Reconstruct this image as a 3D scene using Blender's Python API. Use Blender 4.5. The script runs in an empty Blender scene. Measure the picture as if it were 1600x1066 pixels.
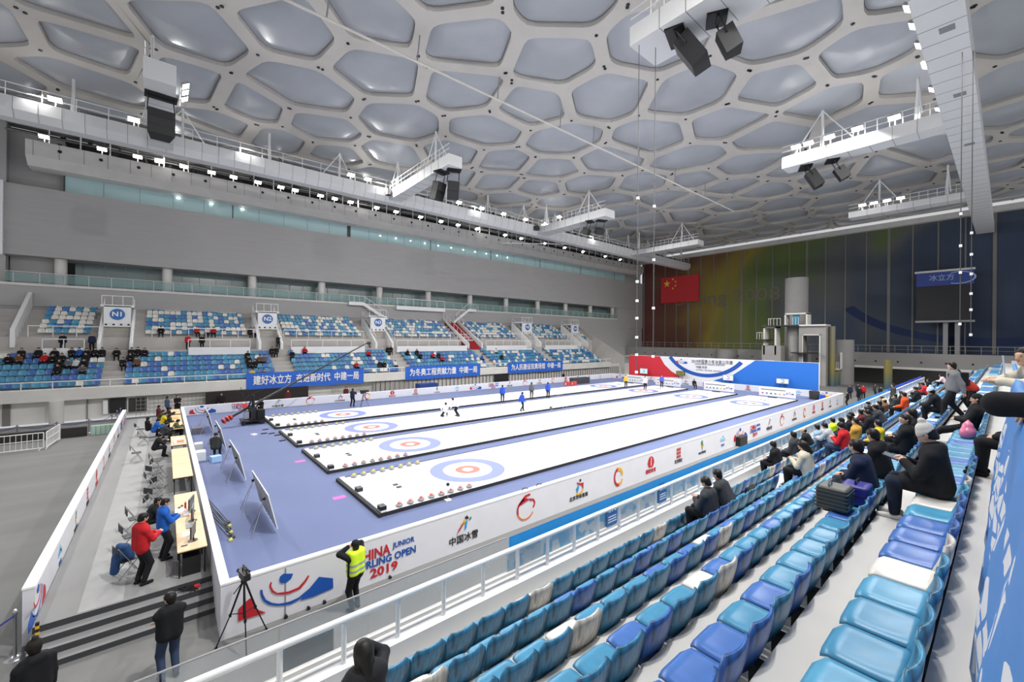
import bpy, math, random
import numpy as np
from mathutils import Vector, Matrix
random.seed(7)
S = bpy.context.scene
COL = S.collection
# ---------------------------------------------------------------- camera, world, exposure
cam = bpy.data.cameras.new('camera'); camo = bpy.data.objects.new('camera', cam); COL.objects.link(camo)
YAW, ROLL, EYE = 0.874106, 0.0084685, 6.4928
cam.sensor_width = 36.0; cam.lens = 36.0 * 648.765 / 1600.0
cam.shift_y = -4.5 / 1600.0; cam.clip_start = 0.05; cam.clip_end = 400
fw = Vector((math.cos(YAW), math.sin(YAW), 0)); rt = Vector((math.sin(YAW), -math.cos(YAW), 0)); up = Vector((0, 0, 1))
ex = rt * math.cos(ROLL) + up * math.sin(ROLL); ey = -rt * math.sin(ROLL) + up * math.cos(ROLL)
m = Matrix((ex, ey, -fw)).transposed().to_4x4(); m.translation = Vector((0, 0, EYE))
camo.matrix_world = m
S.camera = camo
S.view_settings.view_transform = 'Standard'; S.view_settings.look = 'None'
S.view_settings.exposure = 0.45; S.view_settings.gamma = 1.0; S.view_settings.use_curve_mapping = False
W = bpy.data.worlds.new('world'); S.world = W; W.use_nodes = True
W.node_tree.nodes['Background'].inputs[0].default_value = (0.86, 0.87, 0.90, 1)
W.node_tree.nodes['Background'].inputs[1].default_value = 0.5
S.cycles.sample_clamp_indirect = 4.0
S.cycles.max_bounces = 6; S.cycles.diffuse_bounces = 4; S.cycles.transparent_max_bounces = 12
S.cycles.caustics_reflective = False; S.cycles.caustics_refractive = False
ICE_LIGHT = 1500.0    # watts of one floodlight
def flood(name, loc, aim, power, size=0.9, spread=2.3, parent=None):
    l = bpy.data.lights.new(name, 'AREA'); l.shape = 'DISK'; l.size = size; l.energy = power; l.spread = spread
    l.color = (1.0, 0.985, 0.96)
    o = bpy.data.objects.new(name, l); COL.objects.link(o)
    o.location = loc; o.rotation_euler = (Vector(aim) - Vector(loc)).to_track_quat('-Z', 'Y').to_euler()
    if parent: o.parent = parent; o.matrix_parent_inverse = Matrix.Identity(4)
    return o

# ---------------------------------------------------------------- materials
def srgb(c):
    return tuple(((v / 12.92) if v <= 0.04045 else ((v + 0.055) / 1.055) ** 2.4) for v in [x / 255 for x in c])
MATS = {}
def mat(name, rgb, rough=0.6, metal=0.0, spec=0.5, var=0.0, scale=3.0, vec=(1, 1, 1), emit=0, alpha=None, rgb2=None, bump=0.0, detail=3, coat=0.0):
    if name in MATS: return MATS[name]
    M = bpy.data.materials.new(name); M.use_nodes = True; nt = M.node_tree
    b = nt.nodes['Principled BSDF']; c = srgb(rgb) + (1,)
    b.inputs['Base Color'].default_value = c; b.inputs['Roughness'].default_value = rough
    b.inputs['Metallic'].default_value = metal; b.inputs['Specular IOR Level'].default_value = spec
    if coat: b.inputs['Coat Weight'].default_value = coat
    if emit:
        b.inputs['Emission Color'].default_value = c; b.inputs['Emission Strength'].default_value = emit
        M.cycles.emission_sampling = 'NONE'
    if alpha is not None: b.inputs['Alpha'].default_value = alpha
    if var or rgb2 or bump:
        tc = nt.nodes.new('ShaderNodeTexCoord'); mp = nt.nodes.new('ShaderNodeMapping'); mp.inputs['Scale'].default_value = vec
        nz = nt.nodes.new('ShaderNodeTexNoise'); nz.inputs['Scale'].default_value = scale; nz.inputs['Detail'].default_value = detail
        nt.links.new(tc.outputs['Object'], mp.inputs[0]); nt.links.new(mp.outputs[0], nz.inputs['Vector'])
        if var or rgb2:
            cr = nt.nodes.new('ShaderNodeValToRGB'); cr.color_ramp.elements[0].position = 0.35; cr.color_ramp.elements[1].position = 0.65
            c1 = srgb(rgb); c2 = srgb(rgb2) if rgb2 else tuple(v * (1 - var) for v in c1)
            cr.color_ramp.elements[0].color = tuple(c2) + (1,); cr.color_ramp.elements[1].color = tuple(c1) + (1,)
            nt.links.new(nz.outputs['Fac'], cr.inputs[0]); nt.links.new(cr.outputs[0], b.inputs['Base Color'])
        if bump:
            bp = nt.nodes.new('ShaderNodeBump'); bp.inputs['Strength'].default_value = bump
            nt.links.new(nz.outputs['Fac'], bp.inputs['Height']); nt.links.new(bp.outputs[0], b.inputs['Normal'])
    MATS[name] = M
    return M
def glassmat(name, rgb, alpha, rough=0.1):
    M = mat(name, rgb, rough, alpha=alpha, spec=0.8); return M

# ---------------------------------------------------------------- mesh builder
class MB:
    def __init__(s): s.v = []; s.f = []; s.m = []; s.mats = []; s.sm = []
    def mi(s, m):
        if m not in s.mats: s.mats.append(m)
        return s.mats.index(m)
    def add(s, vs, fs, m, smooth=False):
        o = len(s.v); s.v += [tuple(v) for v in vs]; k = s.mi(m)
        for f in fs: s.f.append(tuple(i + o for i in f)); s.m.append(k); s.sm.append(smooth)
    def box(s, x0, x1, y0, y1, z0, z1, m):
        s.add([(x0, y0, z0), (x1, y0, z0), (x1, y1, z0), (x0, y1, z0), (x0, y0, z1), (x1, y0, z1), (x1, y1, z1), (x0, y1, z1)],
              [(0, 3, 2, 1), (4, 5, 6, 7), (0, 1, 5, 4), (1, 2, 6, 5), (2, 3, 7, 6), (3, 0, 4, 7)], m)
        return s
    def quad(s, a, b, c, d, m): s.add([a, b, c, d], [(0, 1, 2, 3)], m); return s
    def tube(s, p, q, r, m, n=8, r2=None, caps=True):
        p = Vector(p); q = Vector(q); d = q - p
        if d.length < 1e-6: return s
        d.normalize(); a = d.orthogonal().normalized(); b = d.cross(a); r2 = r if r2 is None else r2
        vs = []
        for k, (c, rr) in enumerate(((p, r), (q, r2))):
            for i in range(n):
                t = 2 * math.pi * i / n; vs.append(c + a * math.cos(t) * rr + b * math.sin(t) * rr)
        fs = [(i, (i + 1) % n, n + (i + 1) % n, n + i) for i in range(n)]
        s.add(vs, fs, m, n > 4)
        if caps: s.add(vs, [tuple(range(n - 1, -1, -1)), tuple(range(n, 2 * n))], m)
        return s
    def path(s, pts, r, m, n=8):
        for a, b in zip(pts, pts[1:]): s.tube(a, b, r, m, n)
        return s
    def lathe(s, c, prof, m, n=20, axis=None):
        vs = []; c = Vector(c)
        R = (Vector(axis).to_track_quat('Z', 'Y').to_matrix() if axis else Matrix.Identity(3))
        for r, z in prof:
            for i in range(n):
                t = 2 * math.pi * i / n; vs.append(c + R @ Vector((r * math.cos(t), r * math.sin(t), z)))
        fs = []
        for k in range(len(prof) - 1):
            for i in range(n): fs.append((k * n + i, k * n + (i + 1) % n, (k + 1) * n + (i + 1) % n, (k + 1) * n + i))
        s.add(vs, fs, m, True)
        s.add(vs, [tuple(range(n - 1, -1, -1)), tuple(range((len(prof) - 1) * n, len(prof) * n))], m)
        return s
    def prism(s, pts, fr, m, depth=0.02):
        """2-D outline pts mapped by frame fr=(origin, u, v, normal)"""
        o, u, v, n = [Vector(k) for k in fr]; k = len(pts)
        vs = [o + u * a + v * b for a, b in pts] + [o + u * a + v * b + n * depth for a, b in pts]
        s.add(vs, [tuple(range(k, 2 * k)), tuple(range(k - 1, -1, -1))] + [(i, (i + 1) % k, k + (i + 1) % k, k + i) for i in range(k)], m)
        return s
    def build(s, name, parent=None, origin=None, **kw):
        me = bpy.data.meshes.new(name)
        o0 = Vector(origin) if origin is not None else Vector((0, 0, 0))
        vs = s.v if origin is None else [(Vector(v) - o0)[:] for v in s.v]
        me.from_pydata(vs, [], s.f)
        for mm in s.mats: me.materials.append(mm)
        me.polygons.foreach_set('material_index', s.m); me.polygons.foreach_set('use_smooth', s.sm)
        me.update()
        ob = bpy.data.objects.new(name, me); COL.objects.link(ob)
        if parent is not None: ob.parent = parent
        else: ob.location = o0
        for k, v in kw.items(): ob[k] = v
        return ob
def thing(name, label, cat, loc=(0, 0, 0), rz=0.0, group=None):
    o = bpy.data.objects.new(name, None); COL.objects.link(o); o.location = loc; o.rotation_euler = (0, 0, rz); o.empty_display_size = 0.1
    o['label'] = label; o['category'] = cat
    if group: o['group'] = group
    return o
def tag(o, label, cat, group=None):
    o['label'] = label; o['category'] = cat
    if group: o['group'] = group
    return o
def struct(o): o['kind'] = 'structure'; return o
def text_mesh(txt, size, m, depth=0.004, bold=0.0, spacing=1.0):
    cu = bpy.data.curves.new('lettering', 'FONT'); cu.body = txt; cu.size = size; cu.align_x = 'CENTER'; cu.align_y = 'CENTER'
    cu.extrude = depth; cu.resolution_u = 2; cu.space_character = spacing
    o = bpy.data.objects.new('lettering', cu); COL.objects.link(o)
    dg = bpy.context.evaluated_depsgraph_get(); me = bpy.data.meshes.new_from_object(o.evaluated_get(dg))
    bpy.data.objects.remove(o); me.materials.clear(); me.materials.append(m)
    if bold:
        b_ = MB(); V_ = [p.co.copy() for p in me.vertices]; F_ = [tuple(p.vertices) for p in me.polygons]; e = bold * 1.0
        for i_, (dx_, dy_) in enumerate(((-e, 0), (e, 0), (0, -e * .8), (0, e * .8), (0, 0))): b_.add([(v.x + dx_, v.y + dy_, v.z + i_ * .0004) for v in V_], F_, m)
        me = bpy.data.meshes.new('lettering'); me.from_pydata(b_.v, [], b_.f); me.materials.append(m); me.update()
    return me
def text_on(name, txt, size, m, o, u, v, parent=None, bold=0.0, width=None, spacing=1.0, depth=0.004):
    """text centred at o, reading along u, up along v"""
    me = text_mesh(txt, size, m, depth, bold, spacing); u = Vector(u).normalized(); v = Vector(v).normalized(); n = u.cross(v)
    if width:
        xs = [p.co.x for p in me.vertices]; w = max(xs) - min(xs)
        if w > 0:
            k = width / w
            for p in me.vertices: p.co.x *= k
    M4 = Matrix((u, v, n)).transposed().to_4x4(); M4.translation = Vector(o)
    me.transform(M4)
    ob = bpy.data.objects.new(name, me); COL.objects.link(ob)
    if parent: ob.parent = parent
    return ob
# ---------------------------------------------------------------- materials of the hall
CONC = mat('light_concrete', (186, 182, 178), 0.85, var=0.12, scale=0.6)
WALLG = mat('grey_wall_panel', (168, 166, 165), 0.8, var=0.05, scale=0.4, vec=(1, 1, 6))
WHITE = mat('white_paint', (232, 232, 232), 0.45)
OFFW = mat('offwhite_panel', (214, 211, 206), 0.6, var=0.08, scale=0.8)
FRAMEW = mat('warm_white_steel', (198, 193, 186), 0.55, var=0.06, scale=0.5)
CUSH = mat('foil_cushion', (172, 176, 182), 0.3, spec=0.5, var=0.12, scale=0.25, bump=0.12)
CUSHD = mat('dark_gasket', (60, 60, 62), 0.6)
FLOOR_G = mat('grey_carpet', (140, 140, 140), 0.95, var=0.12, scale=0.8, vec=(1, 0.15, 1))
FLOOR_D = mat('dark_grey_floor', (120, 120, 119), 0.9, var=0.15, scale=0.5, vec=(0.4, 1.5, 1))
STEPD = mat('charcoal_riser', (62, 63, 66), 0.95)
MATB = mat('blue_mat', (98, 109, 146), 0.9, var=0.06, scale=0.4)
ICE = mat('ice', (238, 240, 244), 0.28, spec=0.5, var=0.02, scale=0.7)
BLACK = mat('black_plastic', (24, 24, 26), 0.5)
BLACKM = mat('black_metal', (20, 20, 22), 0.4, metal=0.3)
RUBB = mat('black_rubber', (34, 34, 36), 0.8)
STEEL = mat('brushed_steel', (190, 190, 192), 0.3, metal=0.9)
GREYM = mat('grey_metal', (150, 150, 152), 0.5, metal=0.3)
LAMP = mat('lamp_glow', (255, 252, 245), 0.5, emit=14)
RINGB = mat('blue_paint', (112, 124, 214), 0.5)
RINGR = mat('red_paint', (214, 96, 82), 0.5)
LOGR = mat('logo_red', (190, 30, 45), 0.5); LOGB = mat('logo_blue', (20, 80, 170), 0.5); LOGY = mat('logo_yellow', (230, 175, 50), 0.5)
LOGK = mat('logo_black', (40, 40, 42), 0.5); LOGG = mat('logo_green', (40, 120, 80), 0.5); LOGC = mat('logo_cyan', (40, 150, 210), 0.5)
LOGLB = mat('logo_pale_blue', (110, 180, 215), 0.5); LOGO_ = mat('logo_orange', (222, 120, 40), 0.5)
BAN = mat('banner_blue', (36, 98, 200), 0.6, var=0.05, scale=0.5)
GLASSD = mat('dark_glass', (122, 140, 138), 0.15, spec=0.8)
GLASST = mat('teal_glass', (184, 214, 216), 0.12, spec=0.8)
CLEAR = glassmat('clear_glass', (205, 215, 220), 0.16)
# ---------------------------------------------------------------- floors
b = MB(); b.box(-14, 100, 5.9, 49.0, -0.95, -0.70, FLOOR_D); struct(b.build('floor'))
b = MB()
b.box(-2.25, 58.6, 14.1, 44.2, -0.70, -0.14, FLOOR_G)              # raised platform
for i in range(3): b.box(-2.25, 1.1, 14.1 - 0.3 * (i + 1), 14.1 - 0.3 * i, -0.70, -0.14 - 0.145 * (i + 1), FLOOR_G)
for i in range(4):
    y = 14.1 - 0.3 * i; z = -0.14 - 0.145 * i
    b.box(-2.25, 1.1, y - 0.012, y - 0.002, z - 0.143, z - 0.004, STEPD)
struct(b.build('floor_platform'))
b = MB(); b.box(1.15, 58.3, 11.95, 43.3, -0.70, -0.12, MATB); tag(b.build('blue_mat'), 'blue mat covering the whole playing area around the ice sheets', 'mat')
# seams of light carpet strip
b = MB(); b.box(-1.55, -0.75, 14.15, 44.0, -0.1395, -0.134, mat('pale_carpet', (158, 158, 158), 0.95, var=0.05)); tag(b.build('carpet_runner'), 'pale grey carpet runner along the walkway left of the tables', 'carpet')
# ---------------------------------------------------------------- ice sheets
TX = 11.496; TEES = [17.06, 23.286, 29.426, 35.668]
SN = ['nearest', 'second', 'third', 'farthest']
def ringseg(b, cx, cy, r0, r1, z, m, n=56, z0=0.0):
    vs = []
    for i in range(n):
        t = 2 * math.pi * i / n
        for r in (r0, r1): vs.append((cx + r * math.cos(t), cy + r * math.sin(t), z))
    b.add(vs, [(2 * i, 2 * i + 1, (2 * i + 3) % (2 * n), (2 * i + 2) % (2 * n)) for i in range(n)], m)
for si, ty in enumerate(TEES):
    y0, y1, x0, x1 = ty - 2.3, ty + 2.52, 6.15, 52.95
    t = thing('curling_sheet', 'white ice curling sheet with blue and red houses, %s of the four from the seats' % SN[si], 'curling sheet', (x0, ty, -0.12), 0, 'curling sheets')
    L = Vector((x0, ty, -0.12))
    b = MB(); b.box(x0, x1, y0, y1, -0.12, 0.0, ICE); b.build('ice', t, L)
    b = MB()
    b.box(x0 - .06, x1 + .06, y0 - 0.05, y0 - 0.002, -0.12, 0.02, RUBB); b.box(x0 - .06, x1 + .06, y1 + 0.002, y1 + 0.05, -0.12, 0.02, RUBB)
    b.box(x0 - .12, x0 - 0.002, y0 - .07, y1 + .07, -0.12, 0.02, RUBB); b.box(x1 + 0.002, x1 + .12, y0 - .07, y1 + .07, -0.12, 0.02, RUBB)
    b.build('edge_trim', t, L)
    b = MB(); b.box(x0, x0 + 0.22, y0 + .02, y1 - .02, 0.0, 0.07, WHITE); b.build('end_bumper', t, L)
    b = MB()
    for tx in (TX, TX + 34.747):
        b = MB(); ringseg(b, tx, ty, 1.2, 1.829, 0.004, RINGB); b.build('blue_ring', t, L)
        b = MB(); ringseg(b, tx, ty, 0.27, 0.61, 0.004, RINGR); b.build('red_ring', t, L)
    b = MB(); thin = mat('line_grey', (150, 150, 158), 0.6); pale = mat('faded_red_print', (232, 200, 196), 0.6); pk = mat('faded_grey_print', (205, 205, 212), 0.6)
    for hx in (TX + 6.4, TX + 34.747 - 6.4): b = MB(); b.box(hx - .05, hx + .05, y0 + .03, y1 - .03, 0.003, 0.005, thin); b.build('hog_line', t, L)
    for cx, cy, a, m in ((TX + 8.6, ty + 1.0, .55, pale), (TX + 8.9, ty - 1.1, .6, pale), (TX + 5.3, ty + .8, .4, pk), (TX + 13, ty + .3, .5, pale), (TX + 19, ty + .9, .5, pale), (TX + 26, ty - .8, .6, pale), (TX + 29.3, ty - 1.2, .35, pk)):
        b = MB(); ringseg(b, cx, cy, a * .35, a, 0.004, m, 16)
        b.box(cx - .5, cx + .5, cy - a - .2, cy - a - .1, 0.003, 0.005, m); b.build('ice_print', t, L)
    b = MB()   # hack and number print
    for hx in (TX - 3.66, TX + 34.747 + 3.66):
        for dy in (-.18, .18): b = MB(); b.box(hx - .12, hx + .08, ty + dy - .08, ty + dy + .08, 0.0, 0.035, BLACK); b.build('hack', t, L)
    # score board box at the ends
    for hx in (x0 + .11,): 
        for cy in (ty + .3, ty - 2.1):
            b = MB(); b.box(hx - .12, hx + .12, cy - .16, cy + .16, 0.07, 0.22, BLACK); b.build('timer_box', t, L)
    b = MB(); b.box(x1 - .35, x1 - .2, ty - .45, ty + .45, 0, .12, BLACK); b.build('far_hack_board', t, L)
# ---------------------------------------------------------------- curling stones
STY = mat('yellow_handle', (226, 208, 60), 0.4); STR = mat('red_handle', (206, 66, 58), 0.4); GRAN = mat('granite', (150, 150, 152), 0.35, var=0.25, scale=40)
def stone_proto(hm, name):
    t = thing(name, 'x', 'curling stone')
    b = MB(); b.lathe((0, 0, 0), [(.06, 0), (.10, .004), (.138, .03), (.146, .057), (.138, .085), (.10, .108), (.05, .114)], GRAN, 16); b.build('granite_body', t)
    b = MB(); b.lathe((0, 0, 0), [(.075, .114), (.08, .12), (.06, .132)], hm, 12); b.path([(-.05, 0, .125), (-.045, 0, .165), (.04, 0, .172), (.075, 0, .168)], .014, hm, 6); b.build('handle', t)
    return t
def copy_tree(o, parent=None):
    c = o.copy(); COL.objects.link(c); c.parent = parent
    for ch in list(o.children): copy_tree(ch, c)
    return c
protos = {'yellow': stone_proto(STY, 'curling_stone'), 'red': stone_proto(STR, 'curling_stone')}
used = set()
ORD = ['first', 'second', 'third', 'fourth', 'fifth', 'sixth', 'seventh', 'eighth', 'ninth', 'tenth']
for si, ty in enumerate(TEES):
    for colr, yy, x00 in (('yellow', ty + 2.32, 6.75), ('red', ty - 2.1, 6.95)):
        for k in range(8):
            if si == 3 and colr == 'red' and k > 5: continue
            o = protos[colr] if colr not in used else copy_tree(protos[colr]); used.add(colr)
            o.location = (x00 + k * 0.46 + (0.25 if (si == 2 and colr == 'yellow' and k > 5) else 0), yy, 0.0); o.rotation_euler = (0, 0, random.uniform(-.4, .4))
            tag(o, '%s-handled granite curling stone, %s from the left end on the %s sheet' % (colr, ORD[k], SN[si]), 'curling stone', 'curling stones lined up on the sheets')
# ---------------------------------------------------------------- barrier logos
def arcpts(cx, cy, r, a0, a1, w, n=14, sx=1.0, sy=1.0, taper=0.0):
    out = []; inn = []
    for i in range(n + 1):
        t = math.radians(a0 + (a1 - a0) * i / n); ww = w * (1 - taper * i / n)
        out.append((cx + r * sx * math.cos(t), cy + r * sy * math.sin(t))); inn.append((cx + (r - ww) * sx * math.cos(t), cy + (r - ww) * sy * math.sin(t)))
    return out + inn[::-1]
def logo_curl(b, f):
    b.prism([(-1.1, -.32), (-1.1, -.03), (-.99, .06), (-.86, .14), (-.79, .09), (-.77, -.07), (-.67, -.23), (-.52, -.35)][::-1], f, LOGR, .006)
    out = [(-.65, .26), (-.63, .1), (-.57, -.05), (-.46, -.18), (-.29, -.28), (-.11, -.34), (.05, -.37), (.22, -.34), (.45, -.22), (.69, -.05)]
    inn = [(.45, -.15), (.22, -.27), (.03, -.29), (-.09, -.28), (-.25, -.24), (-.39, -.16), (-.52, -.03), (-.58, .12), (-.6, .25)]
    b.prism(out + inn, f, LOGB, .005)
    b.prism([(-.42, .37), (-.45, .29), (-.4, .12), (-.29, .01), (-.14, -.05), (.02, -.08), (.26, -.06), (.4, .08), (.48, .2), (.45, .23), (.36, .12), (.22, .0), (0, -.02), (-.14, .01), (-.27, .04), (-.36, .14), (-.41, .27), (-.39, .36)], f, LOGR, .005)
    b.prism([(-.23, .34), (-.21, .44), (-.13, .48), (.09, .40), (.04, .29), (-.09, .23), (-.19, .26)][::-1], f, LOGB, .006)
    b.prism([(.26, -.36), (.57, -.39), (1.09, -.35), (1.08, -.08), (.72, .09), (.5, -.12)], f, LOGB, .006)
def logo_run(b, f):
    b.prism([(-.3, -.1), (-.02, .2), (.02, .28), (-.2, .1)], f, LOGR, .005)
    b.prism([(-.14, .2), (0, .36), (.08, .3), (0, .22)], f, LOGY, .005)
    b.prism([(.04, .26), (.14, .3), (.1, .05), (.02, -.02)], f, LOGC, .005)
    b.prism([(.02, .42), (.12, .47), (.2, .36), (.1, .33)], f, LOGK, .005)
    b.prism([(.2, .3), (.28, .4), (.3, .32), (.22, .27)], f, LOGG, .005)
def logo_pot(b, f):
    b.prism(arcpts(0, 0, .45, 150, 330, .07, 20, 1, .95, .3), f, LOGO_, .005)
    b.prism(arcpts(0, 0, .45, 100, 200, .08, 12, 1, .95), f, LOGR, .006)
    b.prism(arcpts(.3, .12, .2, -60, 120, .07, 12), f, LOGR, .005)
    b.prism([(-.2, .4), (-.05, .52), (.2, .55), (.25, .48), (.0, .44), (.1, .36), (.3, .34), (.05, .28), (-.25, .2), (-.38, .18)], f, LOGR, .006)
def logo_sport(b, f):
    b.prism([(-.2, .1), (-.02, .25), (0, .1), (-.1, -.1)], f, LOGC, .005)
    b.prism([(-.15, .38), (.05, .3), (.3, .28), (.28, .0), (.18, .18), (-.1, .28)], f, LOGR, .006)
    b.prism(arcpts(0, .1, .3, 230, 340, .08, 10), f, LOGY, .005)
    b.prism(arcpts(.08, .42, .06, 0, 360, .059, 10), f, LOGK, .006)
    b.prism([(.16, .2), (.26, .24), (.26, .0)], f, LOGG, .005)
def logo_c(b, f):
    b.prism(arcpts(0, 0, .45, 95, 290, .14, 18, .75, 1), f, LOGR, .005)
    b.prism(arcpts(.05, .05, .38, 0, 110, .16, 12, .85, 1), f, LOGY, .006)
    b.prism(arcpts(.1, -.1, .33, 260, 350, .12, 10, .8, 1), f, LOGY, .006)
def logo_tower(b, f):
    b.prism(arcpts(0, .12, .3, 0, 180, .299, 14, 1, 1.2) + [], f, LOGR, .005)
    b.prism([(-.3, .12), (.3, .12), (.18, -.08), (-.18, -.08)], f, LOGR, .005)
    b.prism([(-.03, .0), (.03, .0), (.05, .4), (.0, .42)], f, WHITE, .008)
def logo_bars(b, f):
    for r in range(3):
        for c in range(3):
            x = -.22 + c * .16; y = .3 - r * .2
            b.prism([(x, y), (x + .13, y), (x + .13, y + .16), (x + .02, y + .14)], f, LOGR, .005)
def logo_figure(b, f):
    b.prism([(-.08, .45), (.1, .42), (.02, .3), (.14, .3), (.0, .2), (.2, .2), (.0, .1), (-.05, .12), (-.15, .3)], f, LOGG, .005)
    b.prism([(-.15, .15), (.2, .12), (.05, .0), (-.02, -.05)], f, LOGY, .006); b.prism([(-.03, .05), (.05, .06), (.0, -.2)], f, LOGB, .007)
def logo_roof(b, f):
    b.prism([(-.35, .0), (-.3, .18), (-.12, .2), (.0, .38), (.15, .2), (.32, .16), (.36, .0)], f, LOGLB, .005)
    b.prism(arcpts(0, -.05, .25, 20, 160, .05, 8), f, WHITE, .008)
SEQ = ['curl', 'china', 'run', 'pot', 'sport', 'c', 'tower', 'bars', 'figure', 'roof']
SUBT = {'run': ('中国冰雪', LOGK, .30), 'sport': ('北京市体育局', LOGK, .2), 'tower': ('朝阳体育', LOGR, .24), 'bars': ('北京国企', LOGK, .22), 'figure': ('2022冬奥社区', LOGK, .16), 'roof': ('冰立方', LOGB, .16)}
def dress(bar, o, u, v, n_items, pitch, start=0.0, first=0, scale=1.0, nudge=False):
    """print the sponsor sequence along a barrier: o = centre of the first mark"""
    u = Vector(u); v = Vector(v); n = u.cross(v); o = Vector(o)
    for i in range(n_items):
        kind = SEQ[(i + first) % 10]; c = o + u * (start + pitch * i - (.27 if i % 10 in (1, 2, 3) and nudge else 0)) + n * 0.012
        if kind == 'china':
            text_on('lettering', 'CHINA', .42, LOGR, c + v * .20 * scale - u * .35, u, v, bar, .012, 1.05 * scale)
            text_on('lettering', 'JUNIOR', .22, LOGB, c + v * .26 * scale + u * .62, u, v, bar, .006, .72 * scale)
            text_on('lettering', 'CURLING OPEN', .3, LOGB, c - v * .07 * scale + u * .05, u, v, bar, .01, 1.95 * scale)
            text_on('lettering', '2019', .36, LOGR, c - v * .36 * scale, u, v, bar, .012, .85 * scale)
            continue
        b = MB(); f = (c, u * scale, v * scale, n)
        globals()['logo_' + kind](b, f) if kind != 'c' else logo_c(b, f)
        b.build('emblem', bar)
        if kind in SUBT:
            tx, m, sz = SUBT[kind]; text_on('lettering', tx, sz * scale, m, c - v * .28 * scale, u, v, bar, .004)
VIN = mat('white_vinyl', (222, 222, 228), 0.45, var=0.03, scale=1.5, bump=0.05)
VINT = mat('white_barrier_cap', (244, 244, 246), 0.4)
def barrier(label, x0, x1, y0, y1, zb, zt=0.62):
    t = thing('advertising_barrier', label, 'barrier')
    b = MB(); b.box(x0, x1, y0, y1, zb, zt - .03, VIN); b.build('board', t)
    b = MB(); b.box(x0 - .01, x1 + .01, y0 - .01, y1 + .01, zt - .03, zt + .02, VINT); b.build('cap', t)
    return t
bs = barrier('long white sponsor barrier along the seats side of the ice', 1.05, 58.4, 11.85, 12.0, -.70)
dress(bs, (2.5, 11.85, -.05), (1, 0, 0), (0, 0, 1), 20, 2.81, nudge=True)
b = MB()
for x in (2.42, 2.95, 3.35, 5.2): b.lathe((x, 11.78, -.66), [(.04, -.04), (.045, 0), (.04, .04)], BLACK, 10, (0, 1, 0))
b.box(2.40, 2.43, 11.838, 11.85, -.66, .55, GREYM); b.box(3.98, 4.0, 11.838, 11.85, -.66, .1, GREYM)
b.build('caster_wheel', bs)
bw = barrier('white barrier dividing the tables from the blue playing mat', 1.05, 1.22, 12.0, 43.3, -.70)
bn = barrier('long white sponsor barrier on the far side below the blue banners', 1.05, 58.4, 43.3, 43.45, -.14)
dress(bn, (2.5, 43.3, .25), (1, 0, 0), (0, 0, 1), 20, 2.78, scale=.82)
be = barrier('white sponsor barrier closing the far end of the ice', 58.4, 58.55, 11.85, 43.45, -.14)
dress(be, (58.4, 41.5, .22), (0, -1, 0), (0, 0, 1), 11, 2.82, scale=.8)
bo = barrier('outer white sponsor barrier at the left edge of the grey walkway', -2.47, -2.27, 14.5, 44.3, -.70)
dress(bo, (-2.25, 42.5, .15), (0, -1, 0), (0, 0, 1), 11, 2.78, first=0, scale=.8)
# ---------------------------------------------------------------- north stand
seats_spec = []        # far seats gathered: (x, y, z, facing, colour)
b = MB()
YN = 49.0
b.box(-14, 66, YN, 50.3, 1.13, 2.05, OFFW)                      # front fascia slab
struct(b.build('trim_1'))
b = MB()
NROW = 6
for i in range(NROW):
    b.box(-14, 66, 49.9 + .88 * i, 49.9 + .88 * (i + 1) + (0.1 if i < 5 else 1.2), 1.3, 1.80 + .445 * i, CONC)
b.box(-14, 66, 55.1, 57.1, 1.3, 4.95, CONC)                     # cross aisle
for i in range(7):
    b.box(-14, 70, 57.0 + .88 * i, 57.0 + .88 * (i + 1) + .1, 1.3, 6.25 + .445 * i, CONC)
b.box(-14, 70, 63.1, 63.6, -0.7, 11.4, WALLG)
b.box(-14, 100, 48.35, 49.6, -0.7, 1.13, OFFW) if False else None
struct(b.build('floor_north_terrace'))
b = MB(); b.box(-14, 100, 50.0, 50.3, -0.7, 1.6, OFFW); struct(b.build('wall_north_base'))
# back wall above the terraces
b = MB()
b.box(-40, 98, 63.0, 63.8, 9.3, 11.55, WALLG); b.box(-40, 98, 62.9, 63.0, 11.35, 11.6, OFFW)
b.box(70.3, 98.4, 63.0, 63.8, -.7, 9.3, WALLG); b.box(87, 98.4, 62.8, 66, 9.3, 14.4, WALLG); struct(b.build('wall_north_gallery_front'))
b = MB(); b.box(-12.1, 98.4, 62.8, 66.5, 14.35, 21.3, WALLG); struct(b.build('wall_north'))
b = MB(); b.box(-40, -12.1, 63.6, 66, -0.7, 27.5, WALLG); b.box(-12.3, -12.1, 62.5, 63.7, 14.2, 21.4, WHITE)
b.box(-12.1, -8.25, 64.5, 66, 21.3, 27, WALLG)
struct(b.build('wall_north_left'))
b = MB(); b.box(-40, 98.4, 66.6, 66.8, 21.3, 28, mat('dark_void_wall', (70, 70, 72), 0.9)); b.box(-40, 98.4, 69, 69.2, 9, 15, mat('dark_void_wall', (70, 70, 72), 0.9)); b.box(91.5, 98.4, 63.8, 66.7, 21.3, 28.6, WALLG); struct(b.build('wall_north_void'))
# upper glass band
b = MB(); b.box(-8.25, 92, 63.9, 64.0, 21.3, 23.9, GLASST)
for x in [-8.2, 6.6, 21.2, 35, 48, 61, 74, 87]: b.box(x - (.25 if x > 20 and x < 22 else .05), x + (.25 if x > 20 and x < 22 else .05), 63.85, 63.9, 21.3, 23.9, mat('dark_mullion', (60, 64, 66), 0.5))
for k in range(34): b.box(-8.2 + k * 2.95, -8.17 + k * 2.95, 63.88, 63.9, 21.3, 23.9, mat('joint_grey', (96, 118, 120), 0.5))
struct(b.build('window_1'))
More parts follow.
